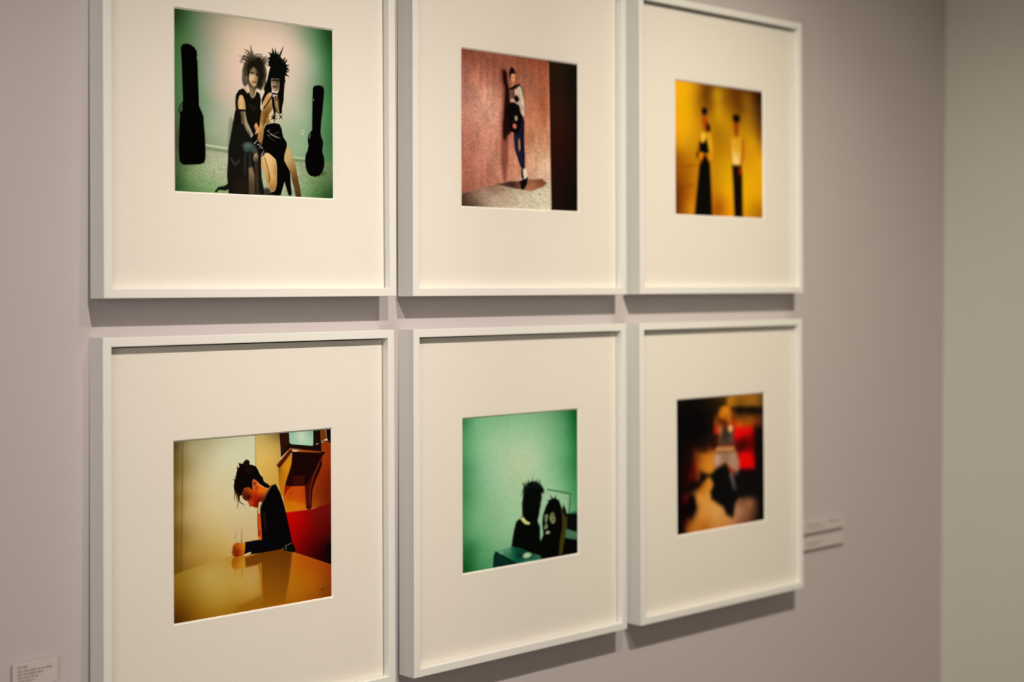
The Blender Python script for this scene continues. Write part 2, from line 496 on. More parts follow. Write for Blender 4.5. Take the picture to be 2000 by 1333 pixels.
  ('L',(56,48,30),7.4,1.1,2.6,0.6,[(471,246),(466,228),(463,222)]),
  ('L',(56,48,30),7.4,1.1,2.6,0.6,[(448,251),(427,238),(418,239)]),
  ('L',(56,48,30),7.4,1.1,2.6,0.6,[(526,248),(551,230),(575,224)]),
  ('L',(56,48,30),7.4,1.1,2.6,0.6,[(495,256),(507,237),(514,228)]),
  ('L',(56,48,30),7.4,1.1,2.6,0.6,[(516,242),(527,216),(540,201)]),
  ('L',(56,48,30),7.4,1.1,2.6,0.6,[(534,244),(549,226),(560,225)]),
  ('L',(56,48,30),7.4,1.1,2.6,0.6,[(534,233),(555,215),(577,205)]),
  ('L',(58,50,32),5.2,1.1,2.6,0.5,[(425,294),(421,336),(423,377)]),
  ('L',(120,112,90),5.2,1.1,2.6,0.5,[(539,266),(544,310),(534,356)]),
  ('L',(58,50,32),5.2,1.1,2.6,0.5,[(548,299),(552,336),(548,373)]),
  ('L',(40,33,20),5.2,1.1,2.6,0.5,[(447,280),(442,324),(448,368)]),
  ('L',(120,112,90),5.2,1.1,2.6,0.5,[(544,295),(549,339),(546,384)]),
  ('L',(120,112,90),5.2,1.1,2.6,0.5,[(436,276),(431,300),(440,322)]),
  ('L',(40,33,20),5.2,1.1,2.6,0.5,[(448,270),(443,299),(440,329)]),
  ('L',(120,112,90),5.2,1.1,2.6,0.5,[(432,321),(427,360),(426,399)]),
  ('L',(120,112,90),5.2,1.1,2.6,0.5,[(430,299),(426,325),(429,351)]),
  ('L',(58,50,32),5.2,1.1,2.6,0.5,[(536,278),(541,321),(532,365)]),
  ('L',(84,76,54),5.2,1.1,2.6,0.5,[(546,275),(551,307),(546,340)]),
  ('L',(40,33,20),5.2,1.1,2.6,0.5,[(547,257),(552,283),(554,309)]),
  ('L',(58,50,32),5.2,1.1,2.6,0.5,[(427,314),(422,350),(429,384)]),
  ('L',(58,50,32),5.2,1.1,2.6,0.5,[(426,294),(421,336),(421,379)]),
  ('L',(120,112,90),5.2,1.1,2.6,0.5,[(546,303),(551,328),(548,353)]),
  ('L',(40,33,20),5.2,1.1,2.6,0.5,[(548,303),(553,342),(548,382)]),
  ('L',(58,50,32),5.2,1.1,2.6,0.5,[(538,302),(543,342),(540,383)]),
  ('L',(84,76,54),5.2,1.1,2.6,0.5,[(545,261),(549,291),(542,321)]),
  ('L',(84,76,54),5.2,1.1,2.6,0.5,[(434,297),(429,328),(426,359)]),
  ('L',(40,33,20),5.2,1.1,2.6,0.5,[(431,296),(426,332),(429,368)]),
  ('L',(120,112,90),5.2,1.1,2.6,0.5,[(446,270),(441,314),(440,357)]),
  ('L',(84,76,54),5.2,1.1,2.6,0.5,[(437,317),(432,359),(431,401)]),
  ('L',(84,76,54),5.2,1.1,2.6,0.5,[(433,302),(428,342),(438,380)]),
  ('L',(120,112,90),5.2,1.1,2.6,0.5,[(438,275),(433,319),(438,361)]),
  ('L',(58,50,32),5.2,1.1,2.6,0.5,[(546,292),(551,318),(546,345)]),
  ('L',(40,33,20),5.2,1.1,2.6,0.5,[(429,316),(425,355),(431,393)]),
  ('L',(120,112,90),5.2,1.1,2.6,0.5,[(531,270),(535,302),(531,335)]),
  ('L',(120,112,90),5.2,1.1,2.6,0.5,[(543,279),(548,321),(546,363)]),
  ('L',(120,112,90),5.2,1.1,2.6,0.5,[(444,295),(439,324),(449,352)]),
  ('L',(84,76,54),5.2,1.1,2.6,0.5,[(434,285),(429,326),(426,366)]),
  ('L',(84,76,54),5.2,1.1,2.6,0.5,[(424,283),(420,320),(427,357)]),
  ('L',(84,76,54),5.2,1.1,2.6,0.5,[(521,291),(526,315),(518,341)]),
  ('L',(40,33,20),5.2,1.1,2.6,0.5,[(428,286),(424,322),(422,358)]),
  ('L',(40,33,20),5.2,1.1,2.6,0.5,[(432,323),(427,363),(425,403)]),
  ('L',(120,112,90),5.2,1.1,2.6,0.5,[(444,300),(439,340),(441,379)]),
  ('L',(84,76,54),5.2,1.1,2.6,0.5,[(446,278),(442,323),(439,368)]),
  ('L',(40,33,20),5.2,1.1,2.6,0.5,[(542,294),(546,319),(547,344)]),
  ('L',(58,50,32),5.2,1.1,2.6,0.5,[(440,301),(435,331),(439,361)]),
  ('L',(40,33,20),5.2,1.1,2.6,0.5,[(546,299),(550,325),(540,352)]),
  ('L',(120,112,90),5.2,1.1,2.6,0.5,[(528,290),(533,327),(525,365)]),
  ('P',(22,16,9),8.1,0.9,[(453,241),(516,214),(543,246),(550,312),(531,377),(509,390),(501,366),(510,330),(507,295),(484,266),(463,282),(453,321),(440,323),(434,278)]),
  ('L',(150,146,126),4.8,2.6,3.3,0.6,[(417,304),(413,371)]),
  ('L',(150,146,126),4.8,2.6,3.3,0.6,[(423,324),(421,373)]),
  ('L',(150,146,126),4.8,2.6,3.3,0.6,[(432,334),(434,369)]),
  ('L',(120,112,86),3.0,1.5,3.0,0.5,[(553,263),(561,297),(554,340)]),
  ('L',(120,112,86),3.0,1.5,3.0,0.5,[(531,342),(546,362),(531,391)]),
  ('Q',3.3,1,[(459,293),(480,271),(500,285),(511,316),(505,348),(497,373),(484,383),(468,381),(457,366),(451,343),(454,314)],14.8,[(469,292,120,100,65),(484,287,140,118,80),(461,324,212,182,136),(465,348,208,178,130),(476,330,205,172,122),(492,325,176,146,100),(504,317,96,80,50),(501,345,130,106,70),(484,373,190,158,112),(465,369,150,126,84),(502,296,70,56,34)]),
  ('E',(42,32,18),3.7,0.95,469,305,14.7,5.3,8),
  ('E',(40,32,20),3.7,0.95,502,313,8.5,7.0,0),
  ('E',(112,80,52),2.6,0.8,489,333,5.0,3.2,0),
  ('L',(222,196,150),3.7,5.2,3.0,0.7,[(483,312),(484,331)]),
  ('E',(138,80,54),2.6,0.95,485,356,13.2,5.3,14),
  ('L',(84,44,30),1.8,1.5,1.5,0.8,[(474,354),(496,359)]),
  ('Q',3.3,1,[(452,383),(453,416),(464,443),(476,450),(484,437),(492,406),(499,382),(476,389)],22.1,[(461,405,140,122,82),(472,431,132,112,74),(488,402,92,76,46),(468,390,104,88,56)]),
  ('P',(192,162,122),2.6,0.9,[(419,399),(430,391),(448,420),(441,424),(426,408)]),
  ('Q',3.0,1,[(583,446),(605,437),(610,462),(599,498),(583,535),(573,587),(520,591),(529,532),(539,498),(566,480)],22.1,[(546,538,150,106,46),(591,456,184,144,84),(569,518,118,80,36),(538,573,168,122,62),(565,564,112,76,34)]),
  ('Q',2.6,1,[(566,416),(582,408),(592,417),(586,439),(566,469),(551,492),(538,497),(536,486),(546,457)],22.1,[(578,422,208,160,98),(550,474,200,150,86),(566,448,190,140,78)]),
  ('P',(104,76,42),3.0,1,[(612,423),(638,420),(645,480),(642,526),(622,517)]),
  ('L',(206,172,112),6.3,3.0,3.0,1,[(624,455),(637,512)]),
  ('L',(9,11,6),17.0,1.5,2.6,1,[(600,191),(575,175)]),
  ('L',(9,11,6),17.0,1.5,2.6,1,[(610,190),(600,145)]),
  ('L',(9,11,6),14.8,1.5,2.6,1,[(622,185),(620,147)]),
  ('L',(9,11,6),12.5,1.5,2.6,1,[(630,191),(641,168)]),
  ('L',(9,11,6),16.2,1.5,2.6,1,[(643,200),(661,160),(674,131)]),
  ('L',(9,11,6),16.2,1.5,2.6,1,[(594,216),(566,213)]),
  ('L',(9,11,6),16.2,1.5,2.6,1,[(598,233),(566,233)]),
  ('L',(9,11,6),16.2,1.5,2.6,1,[(598,244),(569,255)]),
  ('L',(9,11,6),16.2,1.5,2.6,1,[(669,215),(686,192)]),
  ('L',(9,11,6),16.2,1.5,2.6,1,[(681,225),(698,204)]),
  ('L',(9,11,6),15.5,1.5,2.6,1,[(685,242),(712,235)]),
  ('L',(9,11,6),16.2,1.5,2.6,1,[(687,260),(714,266)]),
  ('L',(9,11,6),14.8,1.5,2.6,1,[(683,278),(710,274)]),
  ('L',(9,11,6),14.0,1.5,2.6,1,[(683,288),(710,305)]),
  ('L',(9,11,6),12.5,1.5,2.6,1,[(675,307),(686,343)]),
  ('L',(9,11,6),12.5,1.5,2.6,1,[(681,250),(708,254)]),
  ('P',(8,9,5),2.6,1,[(586,184),(602,173),(634,178),(649,184),(661,202),(683,221),(691,241),(693,266),(687,295),(681,313),(680,349),(675,403),(673,442),(663,486),(661,525),(645,526),(641,459),(633,410),(641,388),(647,352),(643,321),(594,326),(592,357),(597,389),(593,408),(578,408),(562,424),(546,453),(533,484),(530,454),(550,407),(546,390),(566,339),(577,295),(587,259),(576,246),(576,229),(584,217),(576,207),(587,199)]),
  ('L',(96,124,76),4.4,2.6,3.0,0.7,[(610,162),(615,184)]),
  ('L',(96,124,76),4.4,2.6,3.0,0.7,[(628,165),(633,182)]),
  ('L',(96,124,76),4.4,2.6,3.0,0.7,[(657,172),(649,196)]),
  ('L',(96,124,76),4.4,2.6,3.0,0.7,[(681,202),(668,226)]),
  ('L',(96,124,76),4.4,2.6,3.0,0.7,[(597,163),(600,180)]),
  ('L',(96,124,76),4.4,2.6,3.0,0.7,[(687,206),(683,225)]),
  ('Q',3.0,1,[(594,332),(605,326),(642,322),(646,345),(643,374),(633,393),(619,401),(607,395),(598,378),(594,354)],14.8,[(607,352,150,130,98),(609,389,172,152,118),(637,353,92,78,54),(617,328,52,44,28),(625,375,128,108,80),(601,371,140,120,88),(635,382,104,88,62)]),
  ('E',(18,14,9),3.0,0.9,609,333,14.7,4.2,0),
  ('E',(18,14,9),3.0,0.9,636,332,9.3,4.2,0),
  ('E',(58,34,26),3.0,0.9,617,371,12.4,6.0,0),
  ('L',(176,156,122),3.0,3.7,2.2,0.5,[(616,337),(614,355)]),
  ('L',(8,7,4),8.9,8.9,3.0,1,[(599,410),(643,413)]),
  ('L',(8,7,4),7.4,7.4,2.2,1,[(600,420),(571,467),(546,498)]),
  ('L',(9,8,5),17.0,17.0,3.0,1,[(603,437),(609,490),(623,542)]),
  ('Q',2.7,1,[(528,520),(570,516),(556,574),(543,623),(536,676),(529,712),(512,708),(503,679),(507,641),(517,603),(521,565)],23.5,[(536,549,150,108,50),(532,602,186,140,78),(521,659,160,112,56),(551,548,108,74,32),(546,593,104,70,32),(519,696,150,104,54)]),
  ('Q',3.5,1,[(394,531),(426,528),(437,583),(458,622),(475,656),(463,673),(439,646),(414,603),(402,571)],23.5,[(406,559,76,66,46),(423,558,140,124,94),(429,598,158,142,110),(419,599,92,80,58),(451,634,156,140,110),(447,649,92,80,60),(465,659,150,134,108)]),
  ('P',(210,152,98),2.7,1,[(484,602),(496,586),(507,604),(514,622),(506,645),(488,655),(493,631),(484,616)]),
  ('L',(40,26,14),3.5,2.0,2.0,0.8,[(493,610),(495,628)]),
  ('P',(6,5,4),2.7,1,[(557,594),(584,586),(614,580),(647,585),(660,615),(668,656),(690,685),(693,711),(677,757),(674,792),(694,825),(713,854),(717,930),(724,983),(715,998),(702,992),(685,943),(676,917),(651,995),(625,998),(562,994),(612,973),(625,934),(628,840),(621,791),(584,763),(554,755),(543,766),(534,736),(529,707),(538,676),(544,623)]),
  ('E',(212,186,142),4.7,1,591,549,15.6,29.8,0),
  ('E',(206,184,140),3.5,1,624,542,7.0,26.1,0),
  ('E',(208,190,146),3.5,1,656,539,9.9,17.1,0),
  ('P',(150,110,54),3.1,0.9,[(561,558),(574,546),(586,583),(559,589)]),
  ('L',(5,5,4),8.6,2.7,2.0,1,[(608,551),(588,546)]),
  ('L',(5,5,4),8.6,2.7,2.0,1,[(608,551),(589,564)]),
  ('L',(5,5,4),8.6,2.7,2.0,1,[(608,551),(614,574)]),
  ('L',(5,5,4),8.6,2.7,2.0,1,[(608,551),(629,557)]),
  ('L',(5,5,4),8.6,2.7,2.0,1,[(608,551),(626,534)]),
  ('L',(5,5,4),8.6,2.7,2.0,1,[(608,551),(609,524)]),
  ('L',(5,5,4),8.6,2.7,2.0,1,[(608,551),(598,533)]),
  ('L',(5,5,4),7.1,2.7,2.0,1,[(653,541),(644,529)]),
  ('L',(5,5,4),7.1,2.7,2.0,1,[(653,541),(644,556)]),
  ('L',(5,5,4),7.1,2.7,2.0,1,[(653,541),(664,554)]),
  ('L',(5,5,4),7.1,2.7,2.0,1,[(653,541),(665,531)]),
  ('L',(150,142,124),3.9,3.9,2.4,0.85,[(565,627),(597,650),(649,666)]),
  ('L',(200,190,166),3.1,3.1,2.0,0.9,[(588,646),(630,664)]),
  ('L',(150,142,124),4.7,4.7,2.4,0.7,[(567,629),(582,623)]),
  ('L',(112,106,92),3.1,3.1,2.4,0.7,[(639,630),(597,651)]),
  ('L',(82,78,68),3.5,3.5,2.4,0.7,[(567,650),(580,664),(613,684)]),
  ('L',(120,112,98),5.5,5.5,3.1,0.6,[(569,653),(584,654)]),
  ('P',(10,9,7),3.1,1,[(463,675),(488,658),(505,686),(525,707),(543,736),(543,770),(525,779),(509,738),(484,710)]),
  ('L',(196,182,156),5.9,3.5,2.4,0.9,[(484,708),(500,688)]),
  ('L',(196,182,156),5.1,3.1,2.4,0.9,[(504,713),(513,709)]),
  ('L',(196,182,156),5.5,3.3,2.4,0.9,[(518,715),(525,726)]),
  ('L',(196,182,156),5.5,3.3,2.4,0.9,[(530,725),(536,736)]),
  ('L',(196,182,156),5.5,3.3,2.4,0.9,[(529,770),(543,747)]),
  ('L',(196,182,156),6.3,3.8,2.4,0.9,[(463,671),(475,657)]),
  ('L',(196,182,156),3.5,2.1,2.4,0.9,[(513,730),(520,724)]),
  ('Q',2.7,1,[(527,786),(538,770),(550,795),(567,843),(580,899),(582,922),(596,923),(585,950),(570,942),(558,915),(546,875),(529,830)],23.5,[(535,796,206,162,98),(554,863,200,152,88),(571,918,176,128,66)]),
  ('Q',2.7,1,[(548,765),(568,754),(584,762),(609,781),(624,806),(626,859),(626,934),(618,965),(600,976),(583,971),(570,949),(583,921),(579,899),(581,873),(562,825),(550,788)],23.5,[(592,804,216,172,110),(608,898,192,146,82),(591,955,158,114,54),(567,776,224,182,122),(621,859,160,118,62),(596,860,206,160,96)]),
  ('L',(66,44,20),3.5,5.5,2.4,0.9,[(550,784),(571,851),(580,899),(576,920)]),
  ('Q',2.7,1,[(694,705),(712,729),(733,769),(746,806),(754,840),(763,882),(776,935),(788,1003),(751,1005),(740,952),(725,907),(719,865),(696,828),(677,795),(677,761),(687,734)],23.5,[(702,756,190,158,98),(694,802,182,150,92),(732,796,164,130,74),(736,834,142,108,60),(741,891,95,66,32),(728,876,112,80,40),(766,966,82,56,27),(760,997,62,42,20)]),
],
[
  ('F',87.7,[(22,21,130,68,48),(22,126,162,98,78),(20,289,188,126,104),(19,451,185,120,98),(18,615,165,100,80),(17,778,165,98,75),(16,877,140,85,62),(168,47,150,86,64),(167,194,178,112,88),(220,272,200,142,114),(166,359,205,148,122),(251,435,202,142,116),(165,565,190,125,100),(218,686,196,132,106),(217,811,185,115,90),(306,83,148,84,62),(548,35,148,82,57),(660,24,138,70,47),(603,156,165,98,70),(694,191,168,94,64),(603,326,182,110,80),(693,319,178,102,70),(602,539,200,135,100),(693,533,206,142,106),(624,708,212,165,132),(715,704,215,172,140),(434,717,190,125,95),(402,509,185,112,85)]),
  ('N',0.16,26,110),
  ('N',0.16,60,90),
  ('N',0.24,9,8),
  ('Q',6.8,1,[(-25,932),(163,879),(303,845),(489,820),(738,797),(784,795),(784,1012),(-26,1017)],58.5,[(16,967,68,46,36),(78,957,100,75,60),(163,921,150,120,98),(270,951,180,155,130),(434,928,190,168,140),(601,906,200,185,155),(715,876,205,190,162),(715,980,206,193,166),(270,875,140,105,82),(110,997,90,65,50)]),
  ('N',0.2,18,10,[(-25,932),(163,879),(303,845),(489,820),(738,797),(784,795),(784,1012),(-26,1017)]),
  ('Q',6.5,1,[(290,849),(394,825),(479,821),(553,806),(683,794),(727,819),(694,845),(585,882),(521,876),(447,869),(368,860)],27.9,[(420,844,62,36,28),(352,846,84,52,40),(607,841,152,94,64),(661,806,118,70,48),(553,867,160,104,74)]),
  ('E',(92,62,48),4.2,0.7,347,878,8.4,4.5,0),
  ('E',(92,62,48),4.2,0.7,656,901,7.4,3.9,0),
  ('E',(92,62,48),4.2,0.7,727,851,6.3,3.4,0),
  ('E',(92,62,48),4.2,0.7,710,878,5.3,2.8,0),
  ('E',(92,62,48),4.2,0.7,447,867,10.6,5.6,0),
  ('E',(92,62,48),4.2,0.7,423,868,6.3,3.4,0),
  ('P',(100,44,36),21.1,0.75,[(322,103),(359,81),(388,118),(401,226),(407,512),(329,517),(335,354),(340,231),(322,168)]),
  ('P',(24,8,6),11.0,1,[(340,107),(359,99),(374,116),(383,187),(397,226),(403,349),(402,516),(344,519),(354,352),(364,229),(344,166)]),
  ('P',(116,58,46),17.7,0.8,[(328,524),(390,512),(387,680),(371,826),(345,827),(325,684)]),
  ('P',(30,11,9),13.0,1,[(346,431),(414,426),(414,492),(390,512),(361,562),(343,543)]),
  ('Q',4.9,1,[(743,-1),(1032,-3),(1032,1014),(763,1013)],58.5,[(762,228,42,19,9),(890,478,40,14,8),(984,123,17,13,9),(984,910,10,9,7),(807,916,28,14,8),(832,50,34,21,11),(832,309,40,22,10),(984,472,22,13,8)]),
  ('L',(222,164,130),6.8,6.8,5.8,0.5,[(734,17),(755,996)]),
  ('P',(24,24,40),4.2,1,[(431,461),(491,449),(501,513),(498,614),(522,682),(528,730),(511,742),(490,724),(463,660),(445,617),(435,549)]),
  ('P',(18,18,38),3.7,1,[(488,425),(526,422),(525,552),(530,632),(530,730),(521,733),(511,674),(493,610),(489,514)]),
  ('L',(32,32,54),8.4,4.7,5.6,0.7,[(461,515),(471,616),(511,690)]),
  ('L',(10,10,22),10.2,4.7,4.7,0.8,[(498,465),(501,606)]),
  ('P',(172,118,94),3.3,1,[(475,547),(486,536),(492,602),(482,625),(474,595)]),
  ('P',(14,10,12),3.3,1,[(496,740),(515,739),(522,795),(522,819),(497,814)]),
  ('P',(224,206,176),3.7,1,[(513,744),(540,729),(548,766),(548,796),(527,805),(517,775)]),
  ('E',(196,168,146),3.3,1,501,803,6.9,9.7,0),
  ('P',(8,6,8),3.7,1,[(478,822),(521,807),(557,786),(549,835),(521,873),(494,871),(492,841)]),
  ('P',(20,20,38),3.8,1,[(494,375),(515,390),(526,420),(523,504),(488,507)]),
  ('Q',3.4,1,[(465,209),(483,189),(498,203),(509,238),(521,281),(528,325),(527,380),(518,391),(506,377),(494,353),(486,328),(481,292),(487,277),(469,249)],25.3,[(487,218,198,184,156),(501,305,206,192,162),(515,359,200,186,156),(482,306,170,148,124),(520,340,176,158,130)]),
  ('L',(26,16,11),6.8,3.4,3.0,1,[(482,179),(504,206),(519,254)]),
  ('P',(104,72,60),3.8,1,[(401,224),(440,213),(445,269),(449,302),(410,290)]),
  ('L',(70,40,34),5.9,5.9,3.8,0.8,[(434,223),(437,273)]),
  ('P',(224,176,150),3.4,1,[(443,222),(466,214),(471,251),(449,256)]),
  ('P',(208,168,152),3.4,1,[(408,288),(429,279),(454,308),(434,313),(413,301)]),
  ('E',(188,160,140),4.2,1,471,307,12.0,16.4,0),
  ('P',(8,6,5),3.4,1,[(396,217),(430,197),(449,189),(485,177),(483,193),(459,206),(434,217),(406,226)]),
  ('P',(5,4,4),3.0,1,[(438,270),(458,253),(486,282),(458,306)]),
  ('P',(9,7,6),3.8,1,[(395,313),(429,301),(477,318),(488,335),(491,364),(502,378),(501,433),(474,511),(405,497),(396,422),(392,368)]),
  ('E',(176,156,130),5.1,1,455,407,11.5,16.8,0),
  ('L',(120,70,40),4.2,4.2,3.4,0.8,[(427,434),(434,452)]),
  ('E',(202,98,78),3.8,1,443,460,15.8,16.1,0),
  ('E',(235,140,120),2.5,0.6,436,455,4.3,5.1,0),
  ('Q',3.4,1,[(410,122),(435,113),(446,122),(444,157),(436,183),(421,203),(410,193),(407,167)],16.9,[(428,126,222,150,100),(435,143,232,158,106),(420,166,206,128,76),(413,185,140,80,46),(435,172,214,140,90),(418,195,190,118,70)]),
  ('P',(14,9,7),3.0,1,[(394,118),(404,84),(418,73),(437,83),(449,102),(448,122),(435,116),(414,120),(409,142),(408,171),(399,146)]),
  ('L',(104,56,36),4.2,4.2,3.4,0.8,[(417,143),(442,141)]),
  ('L',(140,64,46),3.8,3.8,2.5,0.7,[(424,177),(437,176)]),
],
[
  ('F',77.1,[(12,15,232,165,8),(148,53,225,160,12),(237,27,190,125,12),(22,192,228,160,5),(146,224,220,158,8),(19,362,228,155,5),(182,350,215,148,10),(42,489,200,135,8),(168,455,200,140,10),(16,559,150,85,5),(27,662,150,82,5),(141,656,165,95,5),(38,791,120,58,5),(112,875,155,80,8),(23,947,110,48,5),(162,943,200,125,10),(216,739,190,115,10),(326,79,110,60,5),(378,14,105,60,8),(390,160,130,78,8),(469,66,190,140,15),(468,197,195,140,12),(548,102,150,95,8),(493,371,165,110,8),(587,275,190,130,8),(492,504,180,120,8),(464,683,195,135,8),(449,862,185,110,8),(489,932,160,85,8),(572,588,205,145,8),(570,812,220,155,6),(696,44,95,50,5),(641,138,130,75,8),(736,156,110,62,6),(819,78,140,88,12),(819,212,160,105,14),(916,24,70,32,5),(972,64,50,22,5),(972,200,80,45,8),(902,233,130,85,15),(972,345,130,75,8),(902,387,200,140,10),(887,570,215,150,8),(972,565,225,160,5),(887,753,228,162,5),(972,841,215,148,5),(803,894,225,155,5),(958,953,170,110,5),(596,973,220,140,6),(804,484,205,140,10),(427,332,175,115,8),(426,508,185,120,8)]),
  ('L',(120,60,5),8.8,8.8,16.7,0.5,[(9,646),(217,621)]),
  ('L',(110,50,5),8.8,8.8,16.7,0.5,[(6,818),(203,766)]),
  ('P',(165,70,12),18.8,1,[(293,229),(337,218),(363,275),(346,360),(317,362),(295,298)]),
  ('E',(8,4,3),18.8,1,325,205,31.6,27.4,0),
  ('P',(34,8,3),16.7,1,[(347,290),(386,309),(388,354),(346,362)]),
  ('P',(150,82,8),18.8,1,[(274,395),(251,467),(229,538),(257,558),(281,473)]),
  ('P',(216,152,22),18.8,1,[(359,361),(396,369),(416,455),(410,553),(378,572),(366,468)]),
  ('P',(226,176,48),18.8,1,[(282,382),(323,359),(351,390),(322,437),(281,431)]),
  ('E',(222,130,8),18.8,1,293,553,29.0,31.9,0),
  ('E',(214,132,12),18.8,1,381,550,29.0,28.3,0),
  ('P',(170,84,10),16.7,1,[(259,571),(308,576),(292,612),(269,605)]),
  ('P',(90,30,6),16.7,1,[(308,541),(347,539),(373,590),(295,604)]),
  ('P',(6,5,4),12.5,1,[(268,446),(309,450),(343,418),(360,459),(376,513),(334,529),(267,515)]),
  ('E',(60,25,5),14.6,0.9,246,543,11.8,22.1,0),
  ('P',(9,7,3),18.8,1,[(266,616),(328,551),(383,598),(394,730),(406,1008),(208,1013),(241,782)]),
  ('P',(150,64,10),18.8,1,[(652,261),(725,256),(714,346),(694,388),(667,349)]),
  ('E',(7,4,3),18.8,1,692,231,43.4,31.9,0),
  ('P',(178,94,10),18.8,1,[(755,365),(788,413),(779,531),(741,637),(725,579),(749,487)]),
  ('P',(190,108,14),18.8,1,[(629,401),(610,496),(632,562),(650,494)]),
  ('Q',18.8,1,[(632,396),(681,382),(752,377),(745,488),(735,589),(650,594),(631,495)],66.0,[(688,410,216,152,28),(680,546,238,196,104),(694,473,214,156,40),(728,417,212,150,28),(667,492,226,172,60)]),
  ('P',(18,6,3),18.8,1,[(639,599),(744,598),(758,668),(763,1009),(664,1012),(652,763)]),
  ('E',(172,44,5),16.7,0.9,734,643,17.1,26.6,0),
],
[
  ('F',74.2,[(13,16,85,68,28),(13,160,110,85,30),(12,329,125,92,30),(12,497,115,80,20),(11,666,110,75,15),(68,37,150,135,90),(67,249,175,150,95),(66,419,180,150,90),(66,631,160,120,50),(205,21,175,165,120),(205,176,205,190,145),(299,97,206,199,162),(423,63,206,199,160),(251,352,212,192,142),(345,449,210,187,137),(441,503,206,180,128),(204,519,200,170,105),(297,617,200,165,90),(157,668,175,135,55),(393,585,206,176,122),(346,231,210,198,155)]),
  ('L',(90,68,28),6.5,6.5,5.6,0.55,[(54,-2),(43,721)]),
  ('L',(84,70,34),13.0,13.0,18.5,0.5,[(-4,-19),(-7,740)]),
  ('Q',4.6,1,[(501,-10),(658,-9),(661,206),(645,213),(676,372),(579,314),(539,231),(502,175)],55.6,[(540,72,206,171,92),(589,120,212,172,87),(525,18,192,162,88),(639,52,176,138,68),(589,253,208,162,72),(651,17,128,104,50),(629,194,206,160,70)]),
  ('L',(146,130,82),4.6,4.6,3.7,0.9,[(498,-11),(502,176)]),
  ('Q',4.6,1,[(644,204),(740,122),(1032,53),(1030,448),(872,461),(698,467),(673,367)],55.6,[(679,243,190,125,20),(658,321,206,142,30),(719,354,182,62,8),(770,341,196,72,10),(739,432,208,112,8),(811,381,182,62,8),(800,447,202,98,8),(904,372,132,49,10),(904,435,142,56,10),(947,193,150,50,8),(978,287,120,30,5),(947,83,140,55,12),(977,406,110,30,5)]),
  ('Q',4.6,1,[(688,465),(872,464),(1030,434),(1029,825),(758,710),(723,623)],55.6,[(718,506,190,5,2),(800,515,168,3,2),(789,631,140,3,3),(738,652,152,5,2),(872,505,122,10,5),(945,513,105,12,8),(977,607,80,8,5),(924,693,58,3,3),(976,745,25,3,3),(840,710,90,3,3)]),
  ('P',(12,4,4),7.4,1,[(971,680),(1024,673),(1024,820),(976,797)]),
  ('Q',2.0,1,[(647,203),(733,133),(739,140),(732,186),(716,232),(696,285),(687,316),(685,366),(666,353),(649,293)],24.4,[(684,206,198,128,16),(711,169,202,132,18),(662,274,184,112,14),(671,334,190,112,14),(651,215,150,90,14)]),
  ('P',(152,24,5),2.8,1,[(688,311),(737,315),(708,337),(684,374)]),
  ('P',(205,112,8),8.9,0.8,[(695,455),(717,401),(781,421),(831,436),(833,464)]),
  ('P',(26,9,6),2.4,1,[(655,2),(716,-11),(882,-12),(932,-9),(936,132),(725,92),(663,143),(661,79)]),
  ('P',(62,22,9),5.7,0.5,[(661,8),(712,8),(714,63),(694,101),(665,126)]),
  ('Q',2.4,1,[(717,-11),(880,-9),(881,83),(874,90),(734,70),(721,60)],24.4,[(734,25,150,186,152),(796,29,194,207,178),(866,18,138,174,140),(805,70,174,198,168),(868,74,152,192,152),(855,53,164,196,160),(765,47,166,192,160)]),
  ('P',(114,52,13),2.8,1,[(928,-9),(965,-7),(973,54),(943,64),(929,62)]),
  ('P',(9,7,8),2.4,1,[(967,-11),(1011,-12),(1011,80),(988,79),(975,55)]),
  ('L',(96,42,12),3.7,3.7,2.4,1,[(937,69),(1002,70)]),
  ('L',(12,5,5),2.8,2.8,2.0,0.8,[(935,61),(992,77)]),
  ('E',(205,186,156),1.6,0.9,904,80,3.0,2.7,0),
  ('E',(205,186,156),1.6,0.9,914,79,2.6,2.3,0),
  ('E',(205,186,156),1.6,0.9,900,85,2.6,2.3,0),
  ('E',(205,186,156),1.6,0.9,908,83,2.1,1.9,0),
  ('L',(70,50,50),2.8,2.8,2.0,0.6,[(891,55),(912,60)]),
  ('P',(23,6,4),2.8,1,[(736,113),(951,139),(938,167),(928,202),(877,277),(854,325),(822,322),(742,317),(693,310),(698,285),(716,236),(734,186),(740,136)]),
  ('P',(60,14,6),4.9,0.85,[(744,254),(817,260),(822,323),(742,315)]),
  ('P',(32,7,5),3.2,1,[(738,136),(751,144),(747,242),(742,314),(692,310),(700,278),(723,225),(734,186)]),
  ('P',(78,23,7),2.4,1,[(635,185),(727,92),(743,112),(654,204)]),
  ('L',(190,98,27),3.7,3.7,2.0,0.9,[(637,181),(727,92)]),
  ('P',(36,10,6),2.0,1,[(914,126),(965,135),(947,152),(914,147)]),
  ('L',(156,64,16),6.1,6.1,2.4,1,[(725,96),(827,116),(930,131)]),
  ('P',(70,14,7),2.8,1,[(928,164),(939,171),(938,211),(919,257),(891,307),(873,353),(870,412),(868,460),(847,468),(831,456),(827,388),(822,328),(854,291),(892,235)]),
  ('L',(132,46,16),5.3,3.7,2.8,0.85,[(920,198),(877,277),(859,351),(854,430)]),
  ('L',(11,4,6),9.7,4.9,2.8,1,[(936,199),(890,289),(871,344),(867,408)]),
